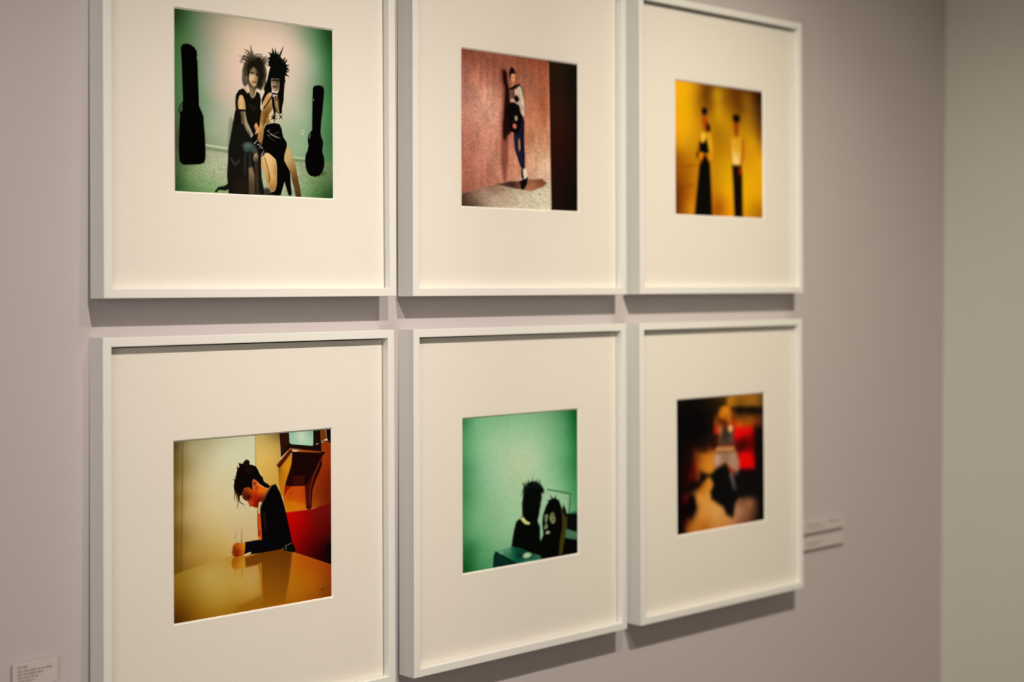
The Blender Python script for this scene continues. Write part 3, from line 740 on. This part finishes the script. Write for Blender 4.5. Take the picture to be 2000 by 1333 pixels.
  ('Q',6.5,1,[(-25,739),(65,716),(250,684),(363,672),(538,663),(657,671),(789,721),(1029,825),(1028,1018),(-26,1015)],55.6,[(29,753,150,110,25),(19,921,105,62,5),(19,988,82,44,3),(111,807,170,130,45),(203,777,192,157,77),(297,746,192,152,72),(249,912,180,140,50),(156,967,150,100,15),(392,846,192,152,62),(479,814,192,152,76),(488,904,186,142,56),(420,981,165,110,20),(343,1013,155,100,12),(789,739,186,86,8),(892,798,172,76,8),(976,836,150,60,10),(788,857,180,100,8),(892,916,170,90,8),(757,942,175,105,10),(976,964,130,60,5),(636,996,160,88,8),(839,990,160,85,8),(363,694,186,140,50)]),
  ('Q',8.3,1,[(431,692),(538,677),(652,670),(735,704),(727,785),(709,891),(684,986),(537,999),(528,821),(518,745),(435,749)],55.6,[(637,711,108,56,6),(489,719,118,62,8),(617,833,135,75,8),(616,940,146,84,8),(557,984,152,88,8),(697,755,112,58,6)]),
  ('L',(192,128,27),13.0,7.4,6.5,0.9,[(530,744),(539,955)]),
  ('P',(150,92,10),14.8,0.8,[(377,966),(459,943),(537,924),(552,1001),(377,1010)]),
  ('L',(60,26,6),4.6,4.6,2.8,0.8,[(928,951),(951,948)]),
  ('Q',4.2,1,[(358,684),(427,681),(431,750),(386,756),(355,747),(346,711)],18.1,[(374,700,168,88,12),(405,710,192,118,22),(364,727,176,100,14),(414,734,196,136,32)]),
  ('L',(150,112,36),6.6,6.6,4.2,0.5,[(413,753),(412,802)]),
  ('L',(160,124,44),7.8,7.8,4.2,0.35,[(370,754),(370,796)]),
  ('P',(6,4,4),3.7,1,[(629,292),(660,348),(685,422),(705,505),(730,615),(737,648),(703,659),(672,676),(587,678),(469,678),(428,673),(431,605),(538,602),(536,548),(529,433),(539,399),(579,332),(604,298)]),
  ('L',(50,22,14),16.6,12.1,7.8,0.75,[(553,456),(564,543)]),
  ('P',(7,6,8),2.1,1,[(434,606),(538,604),(645,625),(651,672),(548,680),(468,679),(426,668)]),
  ('P',(5,8,6),2.1,1,[(680,655),(740,650),(760,691),(753,708),(674,683)]),
  ('L',(190,168,138),3.0,2.1,1.5,0.9,[(690,662),(703,658)]),
  ('L',(190,168,138),3.0,2.1,1.5,0.9,[(708,656),(726,649)]),
  ('L',(190,168,138),3.0,2.1,1.5,0.9,[(694,668),(697,684)]),
  ('L',(190,168,138),3.0,2.1,1.5,0.9,[(675,670),(678,679)]),
  ('P',(202,64,10),2.1,1,[(514,431),(531,450),(534,525),(538,602),(518,605),(514,581)]),
  ('P',(116,20,8),2.4,0.9,[(514,480),(523,487),(523,582),(515,578)]),
  ('P',(226,112,22),2.4,0.9,[(515,586),(532,585),(537,602),(518,605)]),
  ('P',(222,192,132),1.8,1,[(423,679),(446,669),(469,666),(469,675),(449,680),(429,683)]),
  ('P',(172,152,98),4.2,0.4,[(364,531),(381,532),(382,605),(369,603)]),
  ('L',(174,118,32),4.8,7.2,2.4,0.9,[(413,530),(410,610)]),
  ('L',(128,58,10),4.8,6.6,2.4,0.8,[(410,594),(410,611)]),
  ('Q',2.4,1,[(355,616),(371,604),(390,602),(412,610),(434,608),(432,645),(427,676),(399,681),(371,682),(353,669),(347,652),(355,636)],18.1,[(368,617,168,68,11),(399,624,194,90,14),(426,621,214,126,24),(368,648,134,44,11),(383,670,122,32,8),(414,660,188,90,17),(358,659,152,62,12),(427,644,208,118,22)]),
  ('L',(90,26,8),3.0,1.8,2.4,0.75,[(355,636),(377,629)]),
  ('L',(90,26,8),3.0,1.8,2.4,0.75,[(363,657),(384,650)]),
  ('L',(90,26,8),3.0,1.8,2.4,0.75,[(358,671),(386,677)]),
  ('L',(90,26,8),3.0,1.8,2.4,0.75,[(386,645),(408,653)]),
  ('Q',2.4,1,[(420,304),(447,291),(467,296),(476,309),(485,308),(481,262),(491,250),(506,261),(521,285),(549,303),(585,317),(569,342),(561,368),(545,391),(531,383),(522,398),(517,418),(494,414),(472,403),(462,409),(457,391),(450,374),(432,366),(417,351),(413,331)],15.7,[(429,329,98,32,11),(436,310,122,47,13),(458,306,172,68,13),(458,352,58,12,6),(447,360,72,21,8),(476,334,178,48,8),(494,309,198,74,11),(494,283,208,74,13),(487,262,204,76,16),(468,376,194,58,11),(494,368,160,26,6),(501,395,130,20,6),(524,332,214,84,11),(549,317,220,106,13),(562,329,214,100,16),(531,365,118,30,8),(546,354,150,50,8),(467,399,172,62,13),(505,330,190,56,9)]),
  ('E',(116,25,6),3.1,0.8,494,278,6.6,9.9,0),
  ('L',(218,100,28),3.8,2.8,2.4,0.8,[(487,256),(502,265),(511,284)]),
  ('E',(120,30,8),3.5,0.6,507,304,5.1,8.6,0),
  ('P',(13,5,3),2.4,1,[(368,245),(376,229),(379,203),(388,178),(401,171),(395,150),(418,157),(429,142),(442,134),(461,143),(460,165),(476,167),(503,179),(517,202),(528,226),(547,248),(554,271),(576,287),(595,302),(583,313),(561,306),(531,287),(516,272),(503,258),(488,250),(480,261),(482,308),(472,308),(465,297),(447,292),(425,300),(418,316),(411,335),(400,340),(398,360),(390,346),(382,332),(367,314),(362,277)]),
  ('L',(20,10,4),9.0,1.7,2.4,1,[(391,332),(400,372),(429,394)]),
  ('L',(66,42,17),11.1,1.7,2.4,0.9,[(387,328),(390,378),(383,408)]),
  ('L',(92,62,22),11.8,1.7,2.4,0.7,[(373,311),(367,336),(366,365)]),
  ('L',(80,52,20),7.7,1.7,2.4,0.7,[(378,318),(380,351),(377,370)]),
  ('L',(26,14,6),19.5,1.7,2.4,1,[(447,160),(444,133)]),
  ('L',(30,16,8),9.0,1.7,2.4,1,[(458,164),(461,141)]),
  ('L',(30,18,8),8.3,1.7,2.4,1,[(400,166),(394,148)]),
  ('L',(26,14,6),7.0,1.7,2.4,1,[(371,245),(360,240)]),
  ('L',(30,18,8),7.0,1.7,2.4,1,[(386,181),(384,166)]),
  ('L',(26,14,6),5.6,1.7,2.4,1,[(375,229),(368,224)]),
  ('L',(16,6,4),7.7,1.7,2.4,1,[(575,290),(596,305)]),
  ('E',(60,24,12),15.7,0.35,451,193,22.0,16.5,0),
  ('P',(216,182,114),2.4,1,[(520,388),(531,385),(528,418),(528,454),(516,451),(516,420)]),
  ('P',(204,72,13),2.4,1,[(513,454),(529,452),(535,548),(515,546)]),
  ('L',(24,12,8),2.8,2.8,1.7,0.8,[(512,416),(513,539)]),
  ('L',(62,42,26),5.6,9.0,4.2,0.75,[(584,317),(553,368),(531,418),(532,465)]),
  ('L',(90,60,34),3.5,3.5,2.8,0.6,[(583,317),(605,296)]),
],
[
  ('F',80.6,[(14,16,60,120,70),(14,160,80,145,90),(14,329,65,130,78),(14,498,62,128,72),(14,667,75,140,85),(14,836,45,110,60),(14,979,10,75,25),(110,22,110,165,115),(110,210,125,175,125),(109,423,110,165,115),(109,635,115,168,115),(77,759,95,155,100),(67,842,48,115,62),(163,812,100,160,105),(141,937,75,140,85),(273,49,130,178,125),(273,222,160,192,145),(272,438,155,190,145),(272,653,140,182,130),(272,825,125,175,122),(440,103,150,188,140),(440,322,178,196,152),(439,453,170,195,148),(612,115,148,185,138),(611,292,175,196,152),(729,122,130,175,125),(787,261,125,175,125),(787,396,130,180,130),(884,87,80,140,90),(908,270,85,150,95),(981,30,10,85,30),(981,185,30,105,45),(980,367,40,115,55),(979,594,70,140,80),(907,496,95,158,100),(846,626,150,190,145),(383,752,150,190,140),(217,972,80,145,90)]),
  ('L',(40,95,55),10.1,10.1,14.1,0.5,[(-18,18),(-28,1007)]),
  ('N',0.06,10,9),
  ('P',(158,188,144),8.5,0.6,[(693,537),(927,584),(917,713),(658,725),(658,618)]),
  ('L',(62,104,64),9.1,14.6,4.3,1,[(725,530),(829,554),(935,581),(923,713)]),
  ('P',(6,10,6),5.5,1,[(905,713),(1026,725),(1026,864),(897,822)]),
  ('E',(32,88,62),7.3,0.8,974,713,30.9,8.5,0),
  ('P',(72,112,80),4.9,1,[(893,823),(1026,863),(1025,917),(882,876)]),
  ('P',(4,5,4),5.5,1,[(882,878),(1025,913),(1025,1024),(671,1004),(657,960),(828,949)]),
  ('L',(10,16,8),15.8,2.4,4.9,1,[(779,609),(752,573)]),
  ('L',(10,16,8),15.8,2.4,4.9,1,[(793,605),(802,578)]),
  ('L',(10,16,8),15.8,2.4,4.9,1,[(757,612),(729,604)]),
  ('P',(5,6,4),6.1,1,[(743,602),(793,593),(830,614),(852,660),(863,715),(866,791),(858,877),(836,999),(657,1000),(664,875),(687,835),(677,759),(686,696),(713,640)]),
  ('P',(64,56,13),5.5,1,[(856,671),(879,665),(906,731),(902,795),(880,902),(858,988),(828,995),(837,896),(865,791)]),
  ('P',(10,14,6),5.5,1,[(871,643),(894,686),(911,742),(886,737),(863,693)]),
  ('Q',4.9,1,[(748,703),(764,691),(782,690),(800,714),(801,746),(789,766),(771,770),(751,751),(744,724)],36.4,[(760,720,128,136,82),(789,718,110,118,66),(771,756,124,130,76),(771,697,90,96,54)]),
  ('E',(52,46,24),3.6,0.9,771,742,10.3,4.2,0),
  ('E',(84,82,44),3.6,0.7,771,727,4.8,5.3,0),
  ('E',(60,60,32),4.3,0.75,758,711,11.7,3.7,0),
  ('E',(60,60,32),4.3,0.75,787,715,9.6,3.7,0),
  ('P',(8,9,6),5.5,0.9,[(782,685),(807,698),(808,752),(797,756),(795,724)]),
  ('L',(24,26,14),9.7,9.7,4.9,0.6,[(782,668),(789,658)]),
  ('P',(122,142,92),5.5,1,[(699,704),(727,698),(730,722),(716,753),(730,786),(710,801),(693,794),(708,763),(703,730)]),
  ('L',(30,40,22),4.9,4.9,3.6,0.7,[(706,719),(725,724)]),
  ('L',(30,40,22),4.9,4.9,3.6,0.7,[(708,768),(725,754)]),
  ('E',(164,178,124),5.5,1,728,824,18.5,10.6,0),
  ('P',(150,190,146),5.5,0.9,[(658,767),(677,764),(683,824),(672,860),(657,848)]),
  ('L',(46,76,48),20.7,3.0,7.3,0.55,[(592,467),(597,431)]),
  ('L',(46,76,48),20.7,3.0,7.3,0.55,[(627,476),(639,444)]),
  ('L',(46,76,48),20.7,3.0,7.3,0.55,[(564,470),(552,441)]),
  ('L',(46,76,48),20.7,3.0,7.3,0.55,[(648,486),(665,458)]),
  ('L',(46,76,48),20.7,3.0,7.3,0.55,[(519,508),(490,553)]),
  ('L',(46,76,48),20.7,3.0,7.3,0.55,[(540,478),(512,486)]),
  ('P',(5,7,4),7.9,1,[(519,504),(554,470),(588,460),(630,469),(672,496),(695,525),(695,555),(675,546),(675,587),(659,639),(652,692),(637,733),(659,778),(659,853),(673,919),(666,977),(560,942),(408,881),(416,834),(430,773),(450,717),(483,701),(505,688),(501,633),(508,555)]),
  ('L',(16,24,14),9.7,1.8,4.9,0.55,[(593,494),(583,456)]),
  ('L',(16,24,14),9.7,1.8,4.9,0.55,[(527,503),(518,484)]),
  ('L',(16,24,14),9.7,1.8,4.9,0.55,[(607,501),(598,475)]),
  ('L',(16,24,14),9.7,1.8,4.9,0.55,[(629,503),(648,485)]),
  ('L',(16,24,14),9.7,1.8,4.9,0.55,[(561,488),(550,449)]),
  ('L',(16,24,14),9.7,1.8,4.9,0.55,[(612,506),(615,472)]),
  ('L',(16,24,14),9.7,1.8,4.9,0.55,[(541,495),(529,461)]),
  ('L',(16,24,14),9.7,1.8,4.9,0.55,[(587,487),(579,466)]),
  ('L',(16,24,14),9.7,1.8,4.9,0.55,[(567,503),(549,464)]),
  ('L',(16,24,14),9.7,1.8,4.9,0.55,[(654,505),(672,478)]),
  ('L',(16,24,14),9.7,1.8,4.9,0.55,[(529,501),(521,481)]),
  ('L',(16,24,14),9.7,1.8,4.9,0.55,[(613,492),(623,455)]),
  ('L',(16,24,14),9.7,1.8,4.9,0.55,[(555,486),(531,455)]),
  ('L',(16,24,14),9.7,1.8,4.9,0.55,[(528,494),(508,454)]),
  ('L',(16,24,14),9.7,1.8,4.9,0.55,[(587,494),(590,476)]),
  ('L',(16,24,14),9.7,1.8,4.9,0.55,[(610,492),(620,454)]),
  ('L',(16,24,14),9.7,1.8,4.9,0.55,[(534,502),(518,481)]),
  ('L',(16,24,14),9.7,1.8,4.9,0.55,[(565,507),(571,488)]),
  ('L',(16,24,14),9.7,1.8,4.9,0.55,[(629,514),(633,484)]),
  ('L',(16,24,14),9.7,1.8,4.9,0.55,[(532,499),(518,467)]),
  ('L',(16,24,14),9.7,1.8,4.9,0.55,[(639,499),(650,463)]),
  ('L',(16,24,14),9.7,1.8,4.9,0.55,[(611,498),(615,459)]),
  ('L',(16,24,14),9.7,1.8,4.9,0.55,[(610,489),(625,466)]),
  ('L',(16,24,14),9.7,1.8,4.9,0.55,[(589,490),(587,466)]),
  ('L',(16,24,14),9.7,1.8,4.9,0.55,[(539,503),(509,465)]),
  ('L',(16,24,14),9.7,1.8,4.9,0.55,[(530,508),(518,479)]),
  ('L',(16,24,14),9.7,1.8,4.9,0.55,[(629,499),(650,475)]),
  ('L',(16,24,14),9.7,1.8,4.9,0.55,[(559,506),(546,480)]),
  ('L',(16,24,14),9.7,1.8,4.9,0.55,[(652,510),(677,492)]),
  ('L',(16,24,14),9.7,1.8,4.9,0.55,[(649,507),(655,468)]),
  ('L',(16,24,14),9.7,1.8,4.9,0.55,[(551,507),(552,477)]),
  ('L',(16,24,14),9.7,1.8,4.9,0.55,[(528,493),(498,465)]),
  ('L',(16,24,14),9.7,1.8,4.9,0.55,[(615,510),(619,491)]),
  ('L',(16,24,14),9.7,1.8,4.9,0.55,[(608,491),(601,461)]),
  ('L',(12,18,10),8.5,1.8,4.9,0.5,[(518,602),(501,629)]),
  ('L',(12,18,10),8.5,1.8,4.9,0.5,[(648,591),(667,632)]),
  ('L',(12,18,10),8.5,1.8,4.9,0.5,[(646,609),(667,652)]),
  ('L',(12,18,10),8.5,1.8,4.9,0.5,[(518,565),(496,594)]),
  ('L',(12,18,10),8.5,1.8,4.9,0.5,[(518,499),(504,537)]),
  ('L',(12,18,10),8.5,1.8,4.9,0.5,[(518,631),(504,663)]),
  ('L',(12,18,10),8.5,1.8,4.9,0.5,[(648,590),(662,627)]),
  ('L',(12,18,10),8.5,1.8,4.9,0.5,[(647,596),(666,640)]),
  ('L',(12,18,10),8.5,1.8,4.9,0.5,[(658,495),(677,532)]),
  ('L',(12,18,10),8.5,1.8,4.9,0.5,[(518,573),(496,606)]),
  ('L',(12,18,10),8.5,1.8,4.9,0.5,[(518,648),(498,684)]),
  ('L',(12,18,10),8.5,1.8,4.9,0.5,[(657,508),(675,544)]),
  ('L',(12,18,10),8.5,1.8,4.9,0.5,[(518,591),(498,616)]),
  ('L',(12,18,10),8.5,1.8,4.9,0.5,[(654,533),(669,575)]),
  ('L',(12,18,10),8.5,1.8,4.9,0.5,[(645,621),(667,650)]),
  ('L',(12,18,10),8.5,1.8,4.9,0.5,[(518,584),(498,615)]),
  ('L',(12,18,10),8.5,1.8,4.9,0.5,[(518,489),(506,526)]),
  ('L',(12,18,10),8.5,1.8,4.9,0.5,[(518,492),(502,524)]),
  ('L',(12,18,10),8.5,1.8,4.9,0.5,[(518,573),(498,598)]),
  ('L',(12,18,10),8.5,1.8,4.9,0.5,[(657,505),(670,548)]),
  ('L',(12,18,10),8.5,1.8,4.9,0.5,[(647,596),(671,638)]),
  ('L',(12,18,10),8.5,1.8,4.9,0.5,[(657,509),(677,545)]),
  ('P',(206,206,122),4.3,1,[(483,701),(513,693),(539,722),(575,738),(561,751),(526,743),(505,725)]),
  ('P',(5,7,4),4.3,1,[(512,677),(602,676),(630,743),(574,739),(539,721),(519,699)]),
  ('Q',3.6,1,[(271,894),(416,879),(491,901),(675,990),(657,1008),(453,1007),(355,947)],36.4,[(322,890,96,152,112),(389,894,82,142,102),(443,927,12,76,51),(525,932,14,60,42),(525,974,15,82,56),(629,988,40,102,72),(355,926,62,122,87),(423,887,30,90,62)]),
  ('P',(8,40,28),4.3,1,[(255,918),(271,896),(455,1000),(453,1015),(249,1018)]),
  ('L',(4,22,16),9.7,9.7,4.3,1,[(271,897),(457,1002)]),
  ('E',(6,40,28),9.7,0.7,481,950,30.9,14.8,0),
  ('E',(26,66,44),4.9,1,560,975,39.8,7.4,0),
  ('E',(166,190,142),6.1,1,544,956,37.1,18.0,0),
  ('E',(190,208,160),7.3,0.7,539,950,17.9,8.5,0),
  ('E',(132,168,124),4.3,1,322,911,17.9,4.2,0),
  ('E',(52,124,94),8.5,0.7,560,996,48.1,9.5,0),
  ('E',(60,110,70),3.6,0.0,383,469,4.8,4.8,0),
],
[
  ('F',55.2,[(61,89,13,8,6),(249,100,5,3,3),(58,345,13,8,6),(312,234,9,5,4),(18,682,6,5,4),(22,937,4,4,3),(247,343,50,12,4),(284,467,168,86,15),(348,499,192,107,20),(220,444,118,48,10),(194,511,112,18,6),(143,592,76,8,4),(180,639,14,5,4),(308,539,192,111,20),(373,545,186,106,25),(359,631,202,121,30),(281,666,166,86,15),(217,746,192,117,40),(306,756,207,132,46),(344,847,207,137,56),(241,878,192,117,40),(177,939,166,96,25),(114,974,140,70,15),(434,901,207,142,66),(499,970,196,121,50),(304,972,170,95,20),(104,742,76,10,8),(166,766,18,7,5),(153,850,11,6,4),(102,913,70,20,8),(58,975,18,8,4),(605,22,172,106,15),(713,37,132,76,12),(852,34,152,91,20),(965,40,90,55,12),(782,67,132,76,12),(712,109,14,7,4),(850,125,9,5,3),(963,141,40,18,6),(657,150,100,45,8),(780,185,116,58,10),(850,180,122,63,10),(711,225,194,82,8),(821,242,162,66,8),(962,214,90,38,8),(710,279,218,8,4),(820,269,208,10,5),(655,285,208,12,6),(737,335,120,6,4),(777,383,68,6,4),(960,324,28,6,4),(944,460,20,6,4),(708,423,58,6,4),(762,490,218,3,2),(817,531,212,3,2),(734,551,192,3,2),(873,518,140,3,2),(942,597,13,5,4),(816,612,9,6,5),(842,724,8,8,7),(759,670,8,8,7),(954,780,8,6,5),(730,829,120,75,45),(840,832,142,87,51),(702,897,168,112,71),(811,928,126,73,42),(896,865,80,45,25),(966,918,13,9,8),(965,991,8,6,5),(700,977,142,86,50),(606,974,187,117,60),(838,985,90,50,28)]),
  ('P',(7,5,4),54.5,0.75,[(-25,-18),(565,-7),(566,74),(470,104),(443,164),(401,355),(310,417),(183,355),(169,526),(55,686),(64,1018),(-34,1014)]),
  ('Q',21.0,0.9,[(571,16),(1037,-2),(1035,113),(713,82),(577,81)],66.2,[(604,31,170,106,16),(713,46,128,74,12),(880,40,150,92,20),(993,51,100,60,14)]),
  ('P',(12,6,4),29.4,0.85,[(617,96),(767,94),(1035,118),(1034,159),(712,134)]),
  ('P',(220,6,3),29.4,1,[(635,270),(849,257),(834,293),(723,316),(655,329)]),
  ('P',(222,3,2),29.4,1,[(701,449),(846,457),(887,519),(879,582),(706,566)]),
  ('P',(10,6,4),41.9,0.9,[(891,255),(1033,265),(1021,1044),(950,1035),(932,824),(730,788),(706,584),(900,602)]),
  ('Q',25.2,1,[(201,417),(414,426),(406,539),(353,574),(232,515)],66.2,[(284,450,176,92,16),(360,526,206,122,28),(245,473,150,74,12),(220,436,110,44,9)]),
  ('P',(12,5,4),29.4,1,[(67,670),(244,619),(260,552),(366,586),(237,672),(92,697)]),
  ('P',(7,4,4),29.4,1,[(139,721),(194,735),(213,832),(155,889),(116,821)]),
  ('E',(134,62,12),29.4,0.9,445,199,26.5,45.8,0),
  ('E',(208,22,8),21.0,1,444,257,21.2,33.5,0),
  ('Q',29.4,1,[(475,237),(635,247),(647,382),(460,372)],66.2,[(494,264,130,80,44),(548,277,52,38,30),(533,338,80,62,50),(601,316,92,66,46),(494,344,72,50,36),(614,362,70,52,40)]),
  ('E',(44,32,26),41.9,0.7,547,295,39.8,52.9,0),
  ('E',(188,112,54),25.2,0.8,484,246,18.6,30.0,0),
  ('E',(234,176,100),21.0,1,604,250,23.9,26.4,0),
  ('P',(188,98,13),21.0,1,[(491,89),(550,69),(598,89),(614,139),(605,210),(562,200),(496,163),(467,143)]),
  ('E',(214,122,20),25.2,0.8,552,108,31.8,26.4,0),
  ('E',(70,28,8),29.4,0.8,529,196,37.1,22.9,0),
  ('P',(188,128,68),18.9,1,[(438,385),(643,391),(656,433),(431,417)]),
  ('L',(60,40,22),13.2,13.2,18.9,0.8,[(453,425),(653,437)]),
  ('P',(12,8,7),18.9,1,[(644,596),(768,576),(765,788),(703,785),(670,715)]),
  ('P',(168,120,86),25.2,1,[(417,428),(670,431),(704,521),(695,606),(625,563),(545,516),(438,553),(402,512)]),
  ('E',(120,84,62),41.9,0.6,545,472,39.8,35.3,0),
  ('E',(205,152,118),29.4,0.7,446,477,26.5,31.7,0),
  ('P',(9,8,7),25.2,1,[(438,544),(545,512),(587,564),(626,648),(679,725),(710,782),(655,838),(640,917),(620,942),(553,911),(514,849),(435,805),(381,773),(368,719),(404,661),(360,592)]),
  ('P',(13,9,8),16.8,0.95,[(624,621),(692,585),(767,592),(765,788),(710,791),(674,724)]),
  ('P',(22,11,6),21.0,0.8,[(389,275),(465,289),(456,368),(420,400),(375,370)]),
  ('L',(104,100,96),30.9,15.5,29.4,0.85,[(610,607),(647,717)]),
  ('L',(120,90,66),24.3,24.3,25.2,0.7,[(679,573),(671,608)]),
],
]



def photo_print(parent, ops, nx, ny, u0, u1, v0, v1, mat_rgb):
    sh = Sheet(nx, ny)
    for op in ops:
        getattr(sh, op[0])(*op[1:])
    white = np.array(MAT_WHITE)
    col = srgb2lin(np.clip(sh.rgb, 0, 255)) / srgb2lin(mat_rgb) * white
    col = np.clip(col, 0.0, 0.95)
    m = 0.012
    us = np.linspace(u0 - m * (u1 - u0), u1 + m * (u1 - u0), nx)
    vs_ = np.linspace(v1 + m * (v1 - v0), v0 - m * (v1 - v0), ny)
    U, V = np.meshgrid(us, vs_)
    co = np.stack([U, np.full_like(U, -(FD - REC - BEV - 0.0003)), V], -1).reshape(-1, 3) * S
    i = np.arange(nx * ny).reshape(ny, nx)
    quads = np.stack([i[:-1, :-1], i[1:, :-1], i[1:, 1:], i[:-1, 1:]], -1).reshape(-1, 4)
    me = bpy.data.meshes.new('photo_print')
    me.vertices.add(len(co))
    me.vertices.foreach_set('co', co.astype(np.float32).ravel())
    me.loops.add(quads.size)
    me.loops.foreach_set('vertex_index', quads.astype(np.int32).ravel())
    me.polygons.add(len(quads))
    me.polygons.foreach_set('loop_start', np.arange(0, quads.size, 4, dtype=np.int32))
    me.update(calc_edges=True)
    at = me.color_attributes.new('dye', 'FLOAT_COLOR', 'POINT')
    rgba = np.ones((len(co), 4), np.float32)
    rgba[:, :3] = col.reshape(-1, 3)
    at.data.foreach_set('color', rgba.ravel())
    me.materials.append(MAT_PRINT)
    o = bpy.data.objects.new('photo_print', me)
    COL.objects.link(o)
    o.parent = parent
    return o


MAT_WHITE = (0.84, 0.815, 0.77)
proto = None


def framed_picture(x0, zb, tilt, off, window, art, nx, ny, mat_rgb, label, print_label):
    global proto
    root = bpy.data.objects.new('framed_picture', None)
    COL.objects.link(root)
    root.empty_display_size = 0.05
    root['label'] = label
    root['category'] = 'picture'
    root['group'] = 'white framed photographs hung in two rows'
    u0, u1, v0, v1 = window
    first = proto is None
    if first:
        proto = []
        for k in range(4):
            proto.append(link('frame_rail', RAILS[k][0], RAILS[k][1], MAT_FRAME, root))
        proto.append(link('backing_board', scaled(box((LIP, -0.006, LIP), (FW - LIP, -0.002, FH - LIP))), BOXF, MAT_BACK, root))
        yg = -(FD - REC + 0.0006)
        proto.append(link('glass_pane', scaled(box((LIP + .0002, yg - 0.002, LIP + .0002), (FW - LIP - .0002, yg, FH - LIP - .0002))), BOXF, MAT_GLASS, root))
    else:
        for p in proto:
            c = p.copy()
            COL.objects.link(c)
            c.parent = root
    mv, mf, mi = mat_board(u0, u1, v0, v1)
    mb = link('mat_board', mv, mf, [MAT_BOARD, MAT_CORE], root)
    mb.data.polygons.foreach_set('material_index', mi)
    pr = photo_print(root, art, nx, ny, u0, u1, v0, v1, mat_rgb)
    pr['label'] = print_label
    # two felt bumpers hold the lower edge off the wall
    h = FH * math.sin(tilt) / math.cos(tilt)
    for ux in (0.03, FW - 0.03):
        n = 12
        ring = [(ux + 0.006 * math.cos(2 * math.pi * i / n), 0.012 + 0.006 * math.sin(2 * math.pi * i / n)) for i in range(n)]
        vs_ = [(x, 0.0, z) for x, z in ring] + [(x, h * 0.9, z) for x, z in ring]
        fs = [(i, (i + 1) % n, n + (i + 1) % n, n + i) for i in range(n)] + [tuple(range(n - 1, -1, -1)), tuple(range(n, 2 * n))]
        link('felt_bumper', scaled(vs_), fs, MAT_RUBBER, root)
    # hang from the top back edge, lower edge leaning out
    piv = Matrix.Translation(Vector((0, 0, FH)) * S)
    root.matrix_world = Matrix.Translation(Vector((x0, -off, zb)) * S) @ piv @ Matrix.Rotation(-tilt, 4, 'X') @ piv.inverted()
    return root


TOPZ, LOWZ = 0.04251, -FH
framed_picture(0.0, TOPZ + .0001, 0.0185, 0.0004, (.0940, .3118, .1192, .3232), ART[0], 330, 390, (226, 211, 190),
               'framed photograph of two seated dark-haired figures between black guitar cases, green wall',
               'square colour photograph, two figures in black before a green wall')
framed_picture(0.42898, TOPZ - .0002, 0.0124, 0.0003, (.0930, .3112, .1180, .3245), ART[1], 250, 320, (221, 206, 185),
               'framed photograph of one slim figure leaning against a pinkish brown wall',
               'square colour photograph, standing figure against a rust pink wall')
framed_picture(0.85686, TOPZ + .0001, 0.0154, 0.0003, (.0945, .3088, .1203, .3222), ART[2], 190, 250, (222, 207, 183),
               'framed photograph of two standing figures in a golden yellow scene',
               'square colour photograph, two figures in yellow light')
framed_picture(0.00331, LOWZ + .0003, 0.0159, 0.0003, (.0930, .3104, .1198, .3230), ART[3], 330, 390, (224, 208, 186),
               'framed photograph of a person with spiky hair at a table, red and amber wall',
               'square colour photograph, seated person in black at a shiny table')
framed_picture(0.43459, LOWZ, 0.0132, 0.0003, (.0934, .3102, .1192, .3222), ART[4], 250, 320, (219, 202, 178),
               'framed green photograph of dark-haired figure and its reflection in a mirror',
               'square photograph in green tones, dark figure at a mirror')
framed_picture(0.86299, LOWZ - .0002, 0.0171, 0.0006, (.0967, .3116, .1200, .3235), ART[5], 190, 250, (208, 188, 159),
               'framed dark photograph of a figure with orange hair, red and amber patches',
               'square colour photograph, blurred figure among dark and red shapes')


# ------------------------------------------------------------------ caption cards on the wall
def caption_card(x0, x1, z0, z1, thick, lines, label, seed):
    rnd = random.Random(seed)
    root = bpy.data.objects.new('caption_card', None)
    COL.objects.link(root)
    root.location = (x0 * S, 0, z0 * S)
    root['label'] = label
    root['category'] = 'caption card'
    root['group'] = 'caption cards on the gallery wall'
    w, h = x1 - x0, z1 - z0
    pad = 0.0022
    link('mounting_pad', scaled(box((.008, -pad, .004), (w - .008, 0, h - .004))), BOXF, MAT_RUBBER, root)
    link('card', scaled(box((0, -thick, 0), (w, -pad, h))), BOXF, MAT_CARD, root)
    vs_, fs = [], []
    y = -thick - 0.0001
    for (zz, hh, a, b) in lines:
        x = a
        while x < b:
            ww = rnd.uniform(0.003, 0.009)
            e = min(x + ww, b)
            k = len(vs_)
            vs_ += [(x, y, zz), (e, y, zz), (e, y, zz + hh), (x, y, zz + hh)]
            fs.append((k, k + 1, k + 2, k + 3))
            x = e + 0.0012
    link('lettering', scaled(vs_), fs, MAT_INK, root)
    return root


caption_card(-0.0845, -0.0345, -0.3655, -0.3398, 0.0055,
             [(0.0205, 0.0022, 0.005, 0.016), (0.0165, 0.0020, 0.005, 0.044), (0.0130, 0.0020, 0.005, 0.034), (0.0095, 0.0020, 0.005, 0.028), (0.006, 0.0018, 0.005, 0.024)],
             'small pale caption card left of the lower left framed picture', 3)
caption_card(1.303, 1.4225, -0.3625, -0.3425, 0.0065,
             [(0.012, 0.0028, 0.012, 0.05), (0.012, 0.0028, 0.075, 0.108), (0.006, 0.002, 0.012, 0.06)],
             'upper of two blurred caption cards right of the orange-haired figure picture', 8)
caption_card(1.303, 1.4245, -0.3905, -0.3725, 0.0065,
             [(0.010, 0.002, 0.012, 0.06), (0.005, 0.002, 0.012, 0.045)],
             'lower of two blurred caption cards right of the orange-haired figure picture', 11)
